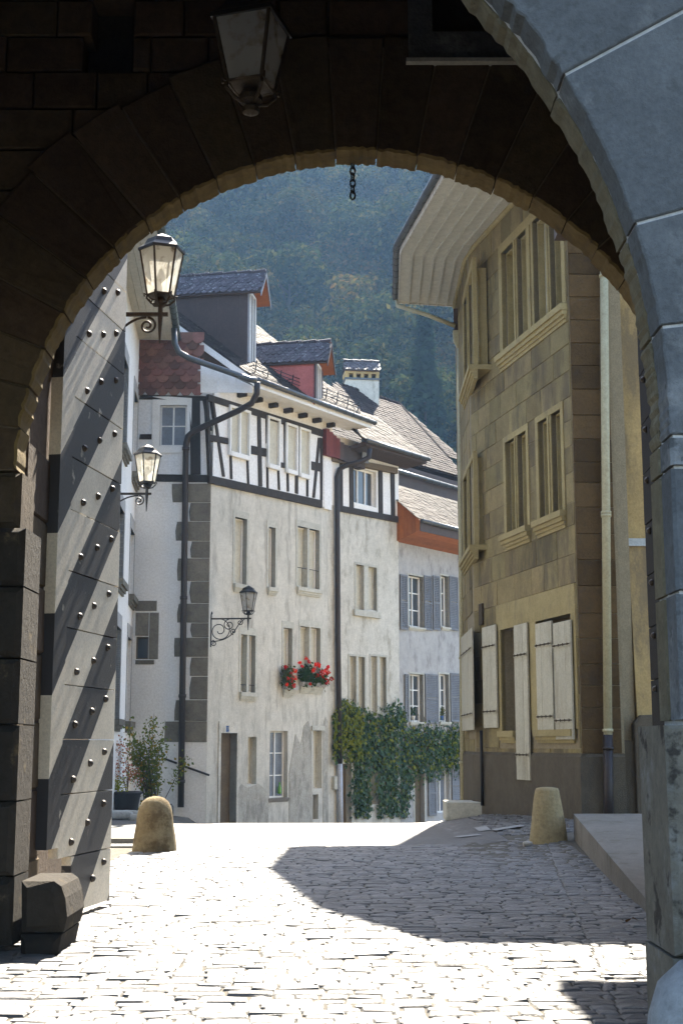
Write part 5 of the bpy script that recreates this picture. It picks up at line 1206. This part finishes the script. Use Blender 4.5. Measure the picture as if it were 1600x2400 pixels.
for i in range(k): b = MB(); b.tube([rl.lerp(rr2, i / k), rl.lerp(rr2, (i + 1.1) / k)], [.12, .10], 8); b.build('ridge_tile', M['browntile'], h4)
vv = EO4 + N4.u * w4(rc[1])[1] + up4 * rc[1]; b = MB(); b.tube([rr2, vv], .1, 8); b.build('hip_ridge', M['browntile'], h4)
lh = EO4 + N4.u * w4(0.3)[0] + up4 * .3
b = MB(); b.add([rl, rr2, rr2 - N4.n * 6 - Vector((0, 0, 5)), rl - N4.n * 6 - Vector((0, 0, 5))], [(0, 1, 2, 3)]); b.add([rr2, q[2], q[1], q[1] - N4.n * 10, rr2 - N4.n * 6 - Vector((0, 0, 5))], [(0, 1, 2, 3, 4)]); b.build('rear_roof', M['browntile'], h4)
B(N4, -4.0, 7.0, -5, e4[1] - .1, -8, -.6).build('wall', M['aged2'], h4)
ch = thing('chimney', 'white chimney with tiled gable hood and yellow vent openings', 'chimney', on_y(848, 935, 57))
CF = Frame((0, 57), (1, 0.12), (0.12, -1)); r_ = CF.rect(810, 888, 890, 1000); B(CF, r_[0], r_[1], r_[2], r_[3], -1.0, 0).build('stack', M['aged2'], ch)
B(CF, r_[0] - .05, r_[1] + .06, r_[3], r_[3] + .08, -1.05, .05).build('cap', M['zinc'], ch)
r2_ = CF.rect(808, 886, 877, 902); zv0, zv1 = r_[3] + .08, CF.uv(848, 876)[1]
for i in range(5): u = r_[0] + (r_[1] - r_[0] - .14) * i / 4; B(CF, u, u + .14, zv0, zv1, -.95, .02).build('vent_pier', M['ochre'], ch)
B(CF, r_[0] + .05, r_[1] - .05, zv0, zv1, -.6, -.3).build('flue', M['iron'], ch)
B(CF, r_[0] - .02, r_[1] + .02, zv1, zv1 + .14, -1.0, .03).build('vent_head', M['ochre'], ch)
zr_ = CF.uv(848, 843)[1] ; er = CF.P(r_[0] - .05, zv1 + .12, .12); ux4 = CF.u; wd4 = r_[1] - r_[0] + .1
upc = (-CF.n * .55 + Vector((0, 0, zr_ - zv1 - .1))); nc = CF.u.cross(upc).normalized(); nc = nc if nc.z > 0 else -nc
b = MB(); b.hexa([er, er + ux4 * wd4, er + ux4 * wd4 + upc, er + upc], [x - nc * .04 for x in (er, er + ux4 * wd4, er + ux4 * wd4 + upc, er + upc)]); hd = b.build('hood', M['brownwood'], ch)
tiles(hd, er, ux4, upc, nc, lambda s: (.08, wd4 - .06), upc.length - .1, .2, .16, TM_D, M['darktile'], 60)
b = MB(); e_ = er + upc; b.hexa([e_, e_ + ux4 * wd4, e_ + ux4 * wd4 - CF.n * .55 - Vector((0, 0, zr_ - zv1 - .1)), e_ - CF.n * .55 - Vector((0, 0, zr_ - zv1 - .1))], [x - Vector((0, 0, .05)) for x in (e_, e_ + ux4 * wd4, e_ + ux4 * wd4 - CF.n * .55 - Vector((0, 0, zr_ - zv1 - .1)), e_ - CF.n * .55 - Vector((0, 0, zr_ - zv1 - .1)))]); b.build('rear_hood', M['darktile'], ch)
for i in range(4): b = MB(); p = e_ + ux4 * (wd4 * i / 4); b.tube([p + Vector((0, 0, .04)), p + ux4 * (wd4 / 3.8) + Vector((0, 0, .02))], [.08, .065], 8); b.build('ridge_tile', M['darktile'], ch)

# ------------------------------------------------------------------ white house on the left
hwh = thing('white_house', 'bluish white house front with boarded eaves at the left edge', 'house', (-5.6, 36, -0.3))
WF = Frame((-5.86, 37.96), (0.075, -0.997), (0.997, 0.075)); LW = 20.0
zew = WF.uv(327, 800)[1]
ww = [WF.rect(290, 316, 872, 1088), WF.rect(284, 309, 1215, 1385), WF.rect(279, 307, 1485, 1690)]
uu0 = min(h[0] for h in ww); uu1 = uu0 + 1.5
ww = [(uu0, uu1, h[2], h[3]) for h in ww]
wwn = [(h[0] + 3.6, h[1] + 3.6, h[2], h[3]) for h in ww]
wall(WF, 0, LW, -1.2, zew + .3, ww + wwn, 0.3, 'wall', M['plaster'], hwh)
for h in ww + wwn: window(WF, h, 0.16, hwh, 1, 2, 'white', 'glass', 0.06, sillh=0.3, sillm='greystone', sillout=.16); surround(WF, h, .14, .02, M['roughcast'], hwh, top=.35)
OW = WF.uv(402, 800)[0]
we = 0.98; z = zew
for k in range(5):
    w0, w1 = we * k / 5, we * (k + 1) / 5
    for j in range(5):
        u0, u1 = .35 + 2.6 * j, .35 + 2.6 * (j + 1)
        MB().hexa([WF.P(u0 + .005, z, w0 + .006), WF.P(u1 - .005, z, w0 + .006), WF.P(u1 - .005, z, w1 - .006), WF.P(u0 + .005, z, w1 - .006)], [WF.P(u0, z + .03, w0), WF.P(u1, z + .03, w0), WF.P(u1, z + .03, w1), WF.P(u0, z + .03, w1)]).build('eave_board', M['eavewhite'], hwh)
B(WF, .33, 14, z - .02, z + .2, we, we + .03).build('fascia', M['eavewhite'], hwh); B(WF, .3, .33, z - .02, z + .2, 0, we).build('fascia', M['eavewhite'], hwh)
gutter([WF.P(.1, z + .1, we + .12), WF.P(14, z + .1, we + .12)], .1, hwh, M['greenzinc'], bands=.5)
b = MB(); b.add([WF.P(.2, z + .2, we), WF.P(LW, z + .2, we), WF.P(LW, z + 4.6, -5), WF.P(.2, z + 4.6, -5)], [(0, 1, 2, 3)]); b.build('roof', M['browntile'], hwh)
B(WF, 0, LW, -1.2, zew, -6.5, -6.1).build('rear_wall', M['plaster'], hwh)
B(WF, LW - .3, LW, -1.2, zew, -6.1, -.9).build('side_wall', M['plaster'], hwh)
rg = [EO + HF.u * verge(SL) + upv * SL, EO + HF.u * uR + upv * SL]; dn4 = Vector((-HF.n.x, -HF.n.y, -TANP)).normalized() * 6
MB().add([rg[0], rg[1], rg[1] + dn4, rg[0] + dn4], [(0, 1, 2, 3)]).build('rear_roof', M['browntile'], h1)
# ------------------------------------------------------------------ lanterns
def ngon(c, r, n, z, rot): return [Vector((c.x + r * math.cos(rot + 2 * PI * i / n), c.y + r * math.sin(rot + 2 * PI * i / n), z)) for i in range(n)]
def spiral(b, c, ax, az, r0, turns, rad, start=0.0, sgn=1):
    pts = []; n = int(22 * turns)
    for i in range(n + 1):
        f = i / n; r = r0 * (1 - 0.82 * f); a = start + sgn * 2 * PI * turns * f; pts.append(c + ax * (math.cos(a) * r) + az * (math.sin(a) * r))
    b.tube(pts, rad, 6)
def lantern(label, group, c, S, armdir, armlen, n=6, rot=0.3, glass='lampglass', metal='rusty', bracket=True, name='bracket_lantern', scroll='small', hk=0.98):
    """c = point where the glass meets the basket; S = width across the roof"""
    t = thing(name, label, 'lantern', c, group)
    z0 = c.z; rb_, rt = S * 0.28, S * 0.455; H = S * hk
    lo_, hi = ngon(c, rb_, n, z0, rot), ngon(c, rt, n, z0 + H, rot)
    fb = MB(); k = S * 0.024
    for i in range(n):
        fb.tube([lo_[i], hi[i]], k, 6); fb.tube([lo_[i], lo_[(i + 1) % n]], k, 6); fb.tube([hi[i], hi[(i + 1) % n]], k, 6)
    fb.build('frame', M[metal], t)
    for i in range(n):
        q = [lo_[i], lo_[(i + 1) % n], hi[(i + 1) % n], hi[i]]; m_ = sum(q, Vector()) / 4
        q = [m_ + (p - m_) * 0.97 for p in q]; MB().add(q, [(0, 1, 2, 3)]).build('pane', M[glass], t)
    b = MB(); rings = [ngon(c, S * .5, n, z0 + H - S * .03, rot), ngon(c, S * .5, n, z0 + H + S * .02, rot), ngon(c, S * .36, n, z0 + H + S * .13, rot), ngon(c, S * .30, n, z0 + H + S * .24, rot), ngon(c, S * .12, n, z0 + H + S * .33, rot), ngon(c, S * .02, n, z0 + H + S * .38, rot)]
    vs = sum(rings, []); fs = []
    for j in range(len(rings) - 1): fs += [(j * n + i, j * n + (i + 1) % n, (j + 1) * n + (i + 1) % n, (j + 1) * n + i) for i in range(n)]
    fs.append(tuple(range(n))); b.add(vs, fs); b.build('roof', M['iron'], t)
    b = MB(); b.lathe((c.x, c.y, z0 + H * .05), [(S * .03, 0), (S * .09, S * .05), (S * .11, S * .3), (S * .05, S * .5), (.004, S * .55)], 10); b.build('bulb', M['greyglass'], t, smooth=True)
    b = MB()
    for i in range(n):
        p = lo_[i]; q = Vector((c.x, c.y, z0)); d = p - q
        b.tube([p, q + d * 1.05 + Vector((0, 0, -S * .07)), q + d * .7 + Vector((0, 0, -S * .17)), q + d * .2 + Vector((0, 0, -S * .21))], S * .022, 6)
        b.tube([p, p + d * .25 + Vector((0, 0, S * .02)), p + d * .2 + Vector((0, 0, -S * .04))], S * .018, 5)
    b.lathe((c.x, c.y, z0 - S * .24), [(S * .05, 0), (S * .13, S * .06), (S * .13, S * .12), (S * .08, S * .2), (S * .26, S * .235)], 12); b.build('basket', M[metal], t)
    if not bracket: return t
    az = Vector((0, 0, 1)); ax = armdir.normalized(); za = z0 - S * .40; ac = Vector((c.x, c.y, za))
    b = MB(); b.tube([Vector((c.x, c.y, z0 - S * .2)), ac + az * -S * .05, ac - az * S * .62], [S * .05, S * .055, S * .015], 8); b.build('finial', M[metal], t)
    b = MB(); fr = Frame((ac.x, ac.y), (ax.x, ax.y), (-ax.y, ax.x)); o_ = fr
    b.box(fr, -S * .16, armlen, za - S * .035, za + S * .04, -S * .035, S * .035); b.build('arm', M[metal], t)
    b = MB(); wp = ac + ax * armlen
    b.box(fr, armlen, armlen + .03, za - S * 1.5, za + S * .25, -S * .05, S * .05); b.lathe((wp.x, wp.y, za + S * .24), [(S * .03, 0), (S * .06, S * .06), (S * .01, S * .16)], 6); b.build('wall_plate', M[metal], t)
    b = MB(); rr = S * .026
    if scroll == 'small':
        pts = [ac + ax * (S * .18) - az * S * .22]; n_ = 14
        p0_, p1_, p2_, p3_ = ac + ax * (S * .28) - az * S * .06, ac + ax * (armlen * .5) - az * S * .08, ac + ax * (armlen * .62) - az * S * .75, ac + ax * armlen - az * S * 1.25
        b.tube([p0_ * (1 - f) ** 3 + p1_ * 3 * f * (1 - f) ** 2 + p2_ * 3 * f * f * (1 - f) + p3_ * f ** 3 for f in [i / 16 for i in range(17)]], rr, 6)
        spiral(b, ac + ax * S * .26 - az * S * .24, ax, az, S * .18, 1.6, rr, PI / 2, 1); spiral(b, ac + ax * (armlen * .62) - az * S * .22, ax, az, S * .17, 1.6, rr, PI / 2, -1); spiral(b, ac + ax * (armlen - S * .18) - az * S * 1.22, ax, az, S * .15, 1.5, rr, PI / 2, 1)
    else:
        spiral(b, ac + ax * (armlen * .78) - az * S * .62, ax, az, S * .62, 1.7, rr, PI / 2, 1); spiral(b, ac + ax * (armlen * .52) - az * S * .33, ax, az, S * .3, 1.6, rr, PI / 2, -1)
        spiral(b, ac + ax * (armlen * .22) - az * S * .2, ax, az, S * .17, 1.5, rr, PI / 2, 1); spiral(b, ac + ax * (armlen * .4) - az * S * .68, ax, az, S * .17, 1.4, rr, -PI / 2, 1); spiral(b, ac + ax * (armlen - S * .14) - az * S * 1.3, ax, az, S * .16, 1.5, rr, PI / 2, -1)
        p0_, p1_, p2_, p3_ = ac + ax * (S * .2) - az * S * .05, ac + ax * (armlen * .35) - az * S * .2, ac + ax * (armlen * .3) - az * S * 1.2, ac + ax * armlen - az * S * 1.2
        b.tube([p0_ * (1 - f) ** 3 + p1_ * 3 * f * (1 - f) ** 2 + p2_ * 3 * f * f * (1 - f) + p3_ * f ** 3 for f in [i / 16 for i in range(17)]], rr, 6)
    b.build('scrollwork', M[metal], t); return t
c = on_y(377, 694, 15.2); S1 = (on_y(438, 590, 15.2) - on_y(326, 590, 15.2)).length
lantern('large glowing street lantern on a scrolled bracket above the striped door', 'street lanterns', c, S1, Vector((-1, 0.0, 0)), c.x + 3.05)
c = on_y(345, 1131, 21.8); S2 = (on_y(381, 1070, 21.8) - on_y(314, 1070, 21.8)).length
lantern('smaller glowing street lantern below the first, beside the white house', 'street lanterns', c, S2, Vector((-1, 0.0, 0)), 1.0, metal='iron')
lw = HF.uv(501, 1450)
c = HF.P(*HF.uv(582, 1427, 1.15), 1.15); wb = HF.P(HF.uv(501, 1440)[0], 0, 0)
c = on_y(582, 1432, 37.4); ax = Vector((HL.P(cu1, 0).x - 0.0 - c.x, 38.3 - c.y, 0)); S3 = (on_y(604, 1385, 37.4) - on_y(560, 1385, 37.4)).length
lantern('black lantern on an ornate bracket at the grey corner stones', 'street lanterns', c, S3, Vector((-1, 0.12, 0)), abs(c.x - on_y(499, 1440, 37.9).x), glass='greyglass', metal='iron', scroll='big')
c = on_y(588, 203, 8.0); S0 = (on_y(700, 62, 8.0) - on_y(490, 62, 8.0)).length * 1.0
hl = lantern('unlit square lantern hanging in the dark gate passage', None, c, S0, Vector((-1, 0, 0)), 1, n=4, rot=math.radians(-62), glass='greyglass', metal='rusty', bracket=False, name='hanging_lantern', hk=0.74)
b = MB(); b.tube([Vector((c.x, c.y, c.z + S0 * 1.1)), Vector((c.x, c.y, 8.56))], .012, 6); b.build('hanging_rod', M['iron'], hl)
b = MB(); b.lathe((c.x, c.y, c.z - S0 * .34), [(.01, 0), (S0 * .09, S0 * .03), (S0 * .1, S0 * .08), (S0 * .05, S0 * .12)], 12); b.build('finial', M['rusty'], hl)

# chain hanging from the arch
chn = thing('chain', 'short iron chain hanging from the crown of the arch', 'chain', on_y(826, 390, 10.85))
top = on_y(826, 372, 10.85); lk = (on_y(826, 390, 10.85).z - on_y(826, 468, 10.85).z) / 5; z = top.z; k = 0
while z > on_y(826, 462, 10.85).z:
    b = MB(); ax = Vector((1, 0, 0)) if k % 2 == 0 else Vector((0.5, .86, 0)); pts = []
    for i in range(15):
        a = 2 * PI * i / 14; pts.append(Vector((top.x, top.y, z)) + ax * math.cos(a) * .021 + Vector((0, 0, math.sin(a) * lk * .62)))
    b.tube(pts, .0075, 6, cap=False); b.build('link', M['iron'], chn); z -= lk * .92; k += 1

# ------------------------------------------------------------------ bollards
bl = on_z(355, 1998, 0)
hgt = on_y(355, 1868, bl.y).z; rr = (on_y(408, 1960, bl.y).x - on_y(302, 1960, bl.y).x) / 2
tag(MB().lathe((bl.x, bl.y + rr, 0), [(rr * 1.02, -.1), (rr * 1.0, 0), (rr * .95, hgt * .2), (rr * .86, hgt * .45), (rr * .80, hgt * .66), (rr * .74, hgt * .78), (rr * .60, hgt * .9), (rr * .38, hgt * .97), (rr * .12, hgt)], 32, .025).build('bollard', M['bollard'], smooth=True), 'round-topped stone bollard with brown lichen on the left of the street', 'bollard', 'stone bollards')
br = on_z(1283, 1995, 0); h2_ = on_y(1300, 1868, br.y).z; rr = (on_y(1338, 1980, br.y).x - on_y(1256, 1980, br.y).x) / 2
tag(MB().lathe((br.x + .05, br.y + rr, zg(br.x, br.y)), [(rr * 1.16, -.1), (rr * 1.1, 0), (rr * .97, h2_ * .35), (rr * .81, h2_ * .75), (rr * .71, h2_ * .95), (rr * .64, h2_), (rr * .3, h2_ + .015)], 28, .03).build('bollard', M['bollard2'], smooth=True), 'flat-topped conical ochre stone bollard beside the ramp', 'bollard', 'stone bollards')
p = on_z(1236, 1996, 0); o = lump('pebble', (p.x, p.y, zg(p.x, p.y) + .03), .07, .05, .035, M['rock'], None, 4, 6); tag(o, 'small white stone on the ground by the conical bollard', 'stone')
for (x, y, s) in ((1478, 2152, .07), (1452, 2100, .04)):
    p = on_z(x, y, 0.02); b = MB(); leaves(b, [p] * 2, s, normal=(0, 0, 1)); tag(b.build('fallen_leaf', M['dryleaf']), 'curled brown fallen leaf by the foot of the ramp' if s > .05 else 'small brown fallen leaf beside the ramp wall', 'leaf')

# ------------------------------------------------------------------ planter, shrub, rocks on the left
pc = on_z(297, 1900, -0.05); sp = thing('planter_shrub', 'black pot with orange-red leaves and lime foliage behind the striped door', 'potted plant', (pc.x, pc.y, zg(pc.x, pc.y)))
ph = on_y(297, 1855, pc.y).z - zg(pc.x, pc.y); pr = (on_y(332, 1858, pc.y).x - on_y(262, 1858, pc.y).x) / 2
MB().lathe((pc.x, pc.y, zg(pc.x, pc.y)), [(pr * .68, 0), (pr * .8, ph * .5), (pr * .93, ph * .88), (pr * 1.03, ph * .92), (pr * 1.03, ph), (pr * .9, ph), (pr * .88, ph * .9)], 24).build('pot', M['planter'], sp, smooth=True)
def cloud(n, pts, sp_): return [(lambda c: Vector((c[0] + R.gauss(0, sp_), c[1] + R.gauss(0, sp_ * .8), c[2] + R.gauss(0, sp_))))(R.choice(pts)) for _ in range(n)]
def pxs(l, y): return [on_y(a, c_, y) for a, c_ in l]
b = MB(); leaves(b, cloud(420, pxs([(272, 1745), (280, 1765), (285, 1790), (296, 1800), (310, 1815), (275, 1810), (318, 1822), (290, 1760)], pc.y), .11), .055); b.build('red_foliage', M['pinkleaf'], sp)
b = MB(); leaves(b, cloud(260, pxs([(276, 1840), (282, 1830), (272, 1850), (285, 1850)], pc.y), .09), .06); b.build('lime_foliage', M['limeleaf'], sp)
b = MB()
for i in range(14): q = on_y(R.uniform(270, 320), R.uniform(1745, 1830), pc.y); b.tube([Vector((pc.x, pc.y, ph * .9 + zg(pc.x, pc.y))), Vector(((pc.x + q.x) / 2 + .03, pc.y, (q.z + ph) / 2)), q], .005, 4)
b.build('stem', M['bark'], sp)
bc = on_y(360, 1885, 35.2); z0 = zg(bc.x, bc.y); sh = thing('shrub', 'loose green and yellow shrub growing beside the white house', 'shrub', (bc.x, bc.y, z0))
b = MB(); tips = []
for i in range(26):
    q = on_y(R.choice([R.gauss(318, 16), R.gauss(345, 22), R.gauss(380, 18)]), R.uniform(1660, 1850), 35.2 + R.uniform(-.4, .4))
    if q.x < bc.x - .75 : q.z -= .2
    base = Vector((bc.x + R.uniform(-.25, .25), bc.y + R.uniform(-.2, .2), z0)); mid = base.lerp(q, .5) + Vector((R.uniform(-.1, .1), 0, .1)); b.tube([base, mid, q], [.014, .009, .003], 5)
    for f in range(9): tips.append(base.lerp(mid, f / 9) if f < 3 else mid.lerp(q, (f - 3) / 6))
b.build('branch', M['bark'], sh); b = MB(); leaves(b, cloud(3200, tips, .10), .08); b.build('foliage', M['shrub'], sh, kind='stuff')
for k, (x, y, s, lab) in enumerate(((283, 1908, .30, 'flat pale kerb stone under the black pot'), (308, 1905, .20, 'larger round boulder behind the left bollard'), (318, 1912, .13, 'smaller round boulder tucked against the left bollard'))):
    p = on_z(x, y, 0); tag(lump('boulder', (p.x, p.y, zg(p.x, p.y) + s * .35), s, s * .7, s * (.35 if k == 0 else .75), M['rock'], None, 20 + k, 8), lab, 'stone')
q0_, q1_ = on_z(262, 1977, 0), on_z(318, 1976, 0); MB_ = MB(); MB_.hexa([Vector((q0_.x - 1.2, q0_.y, .0)), Vector((q1_.x, q1_.y, 0)), Vector((q1_.x, q1_.y + .15, 0)), Vector((q0_.x - 1.2, q0_.y + .15, 0))], [Vector((q0_.x - 1.2, q0_.y, .07)), Vector((q1_.x, q1_.y, .07)), Vector((q1_.x, q1_.y + .15, .07)), Vector((q0_.x - 1.2, q0_.y + .15, .07))]); tag(MB_.build('kerb', M['concrete']), 'low kerb edge to the left of the round bollard', 'kerb')
p = on_y(392, 1905, 33.5); b = MB(); b.tube([p + Vector((-.14, 0, -.1)), p + Vector((-.14, 0, .14)), p + Vector((-.1, 0, .2)), p + Vector((.1, 0, .2)), p + Vector((.14, 0, .14)), p + Vector((.14, 0, -.1))], .018, 6); tag(b.build('bike_hoop', M['zinc'], smooth=True), 'small bent metal hoop behind the left bollard', 'hoop')

# ------------------------------------------------------------------ ivy and flowers on the facades
iv = thing('ivy', 'dark green ivy hanging over the fronts of the narrow and shuttered houses', 'ivy', N2.P(1.5, 0, .1))
b = MB(); pts = []
def inivy(x, y):
    j = R.gauss(0, 9); x = x + R.gauss(0, 5)
    top = (1660 + 14 * math.sin(x * .045) if x < 938 else 1706) + (20 if x < 800 else 0) + j
    if 905 < x < 950: top = min(top, 1642 + abs(x - 928) * 1.6 + j)
    if x < 828: bot = 1772
    elif x < 868: bot = 1920
    elif x < 886: bot = 1796
    elif x < 955: bot = 1920
    elif x < 975: bot = 1900 - (x - 950) * 3.6
    else: bot = 1812 + 8 * math.sin(x * .07)
    return top < y < bot + R.gauss(0, 12)
while len(pts) < 8000:
    x, y = R.uniform(782, 1084), R.uniform(1630, 1915)
    if not inivy(x, y): continue
    fr = N2 if x < 934 else N3; w = abs(R.gauss(.04, .045)) + .02; u, v = fr.uv(x, y, w); pts.append((fr.P(u, v, w), fr.n))
for p, n_ in pts: leaves(b, [p], R.choice((.08, .11, .11, .15)), droop=1.6, normal=n_, aspect=.95)
b.build('foliage', M['ivy'], iv, kind='stuff')
b = MB(); k = 0
while k < 900:
    x, y = R.uniform(782, 1084), R.uniform(1640, 1800)
    if not inivy(x, y) or R.random() > (0.9 if x < 850 and y < 1780 else 0.12): continue
    fr = N2 if x < 934 else N3; w = abs(R.gauss(.12, .05)) + .03; leaves(b, [fr.P(*fr.uv(x, y, w), w)], .11, droop=1.6, normal=fr.n, aspect=.95); k += 1
b.build('young_foliage', M['limeivy'], iv, kind='stuff')
b = MB()
for i in range(40):
    x = R.uniform(790, 1075); y0_ = 1915; fr = N2 if x < 934 else N3
    if not inivy(x, 1740): continue
    b.tube([fr.P(*fr.uv(x + R.uniform(-20, 20), 1760, .03), .03), fr.P(*fr.uv(x, 1720, .03), .03), fr.P(*fr.uv(x + R.uniform(-15, 15), 1680, .03), .03)], .008, 4)
b.build('stem', M['bark'], iv)
def geranium(lab, fr, x0, x1, ysill, blooms, greens):
    u0, vs = fr.uv(x0, ysill, .05); u1, _ = fr.uv(x1, ysill, .05); t = thing('geranium_box', lab, 'flower box', fr.P((u0 + u1) / 2, vs, .05), 'geranium boxes')
    b = MB(); b.hexa([fr.P(u0, vs, 0), fr.P(u1, vs, 0), fr.P(u1, vs, .16), fr.P(u0, vs, .16)], [fr.P(u0 - .02, vs + .13, -.01), fr.P(u1 + .02, vs + .13, -.01), fr.P(u1 + .02, vs + .13, .18), fr.P(u0 - .02, vs + .13, .18)]); b.build('trough', M['roughcast'], t)
    b = MB(); 
    for x, y in greens: leaves(b, cloud(90, [fr.P(*fr.uv(x, y, .12), .12)], .085), .085, normal=(fr.n.x, fr.n.y, .5), aspect=1.0)
    b.build('foliage', M['geraniumleaf'], t, kind='stuff')
    for x, y, r in blooms:
        b = MB(); c_ = fr.P(*fr.uv(x, y, .24), .24)
        for _ in range(46): d = Vector((R.gauss(0, 1), R.gauss(0, 1), R.gauss(0, 1))).normalized(); leaves(b, [c_ + d * r * R.uniform(.6, 1)], .05, normal=d, aspect=1.0)
        b.build('bloom', M['geranium'], t)
geranium('small pot of red geraniums on the narrower window sill', HF, 664, 692, 1616, [(669, 1563, .05), (690, 1572, .075), (681, 1580, .055), (690, 1588, .08), (682, 1594, .06), (672, 1604, .04), (687, 1607, .075), (675, 1590, .03)], [(668, 1590), (675, 1575), (680, 1598), (672, 1606), (668, 1575)])
geranium('wide box of red geraniums spilling over the double window sill', HF, 703, 757, 1608, [(717, 1543, .05), (724, 1550, .05), (742, 1557, .07), (736, 1567, .07), (748, 1560, .04), (743, 1583, .05), (752, 1577, .07), (760, 1575, .08), (765, 1568, .05), (769, 1562, .035), (768, 1577, .06), (776, 1591, .06), (766, 1597, .085), (702, 1553, .035), (727, 1603, .03), (708, 1561, .03), (757, 1585, .06), (733, 1572, .05)], [(707, 1580), (715, 1572), (722, 1585), (712, 1595), (728, 1595), (735, 1588), (745, 1593), (752, 1588), (758, 1595), (722, 1568)])
bt = HF.P(*HF.uv(655, 1860, -.1), -.1); tag(MB().lathe(tuple(bt), [(.055, 0), (.058, .02), (.058, .17), (.025, .24), (.022, .30), (.026, .305), (.026, .33)], 14).build('bottle', M['bottle'], smooth=True), 'green bottle standing on the ground-floor window ledge', 'bottle')
for x, y, fr, lab, cm in ((967, 1688, N3, 'white flower pot on the ledge of the left shuttered window', 'white'), (1034, 1688, N3, 'small blue flower pot on the ledge of the right shuttered window', 'blue_sign')):
    p = fr.P(*fr.uv(x, y, -.05), -.05); t = thing('flower_pot', lab, 'flower pot', p); MB().lathe(tuple(p), [(.06, 0), (.085, .14), (.09, .15), (.07, .15)], 14).build('pot', M[cm], t, smooth=True)
    b = MB(); leaves(b, cloud(120, [p + Vector((0, 0, .25)), p + Vector((0, 0, .35))], .06), .06); b.build('foliage', M['geraniumleaf'], t)

# ------------------------------------------------------------------ air
hz = MB(); hz.hexa([Vector(v) for v in ((-150, 385, -12), (150, 385, -12), (150, -26, -12), (-150, -26, -12))], [Vector(v) for v in ((-150, 385, 262), (150, 385, 262), (150, -26, 262), (-150, -26, 262))])
hm = bpy.data.materials.new('thin_haze'); hm.use_nodes = True; nt = hm.node_tree; nt.nodes.remove(nt.nodes['Principled BSDF'])
pv = nt.nodes.new('ShaderNodeVolumePrincipled'); pv.inputs['Color'].default_value = (0.36, 0.62, 1.0, 1); pv.inputs['Density'].default_value = 0.00034; pv.inputs['Anisotropy'].default_value = 0.2
nt.links.new(pv.outputs[0], nt.nodes['Material Output'].inputs['Volume'])
hzo = hz.build('haze', hm); hzo['kind'] = 'stuff'; hzo['label'] = 'thin blue haze filling the valley air'
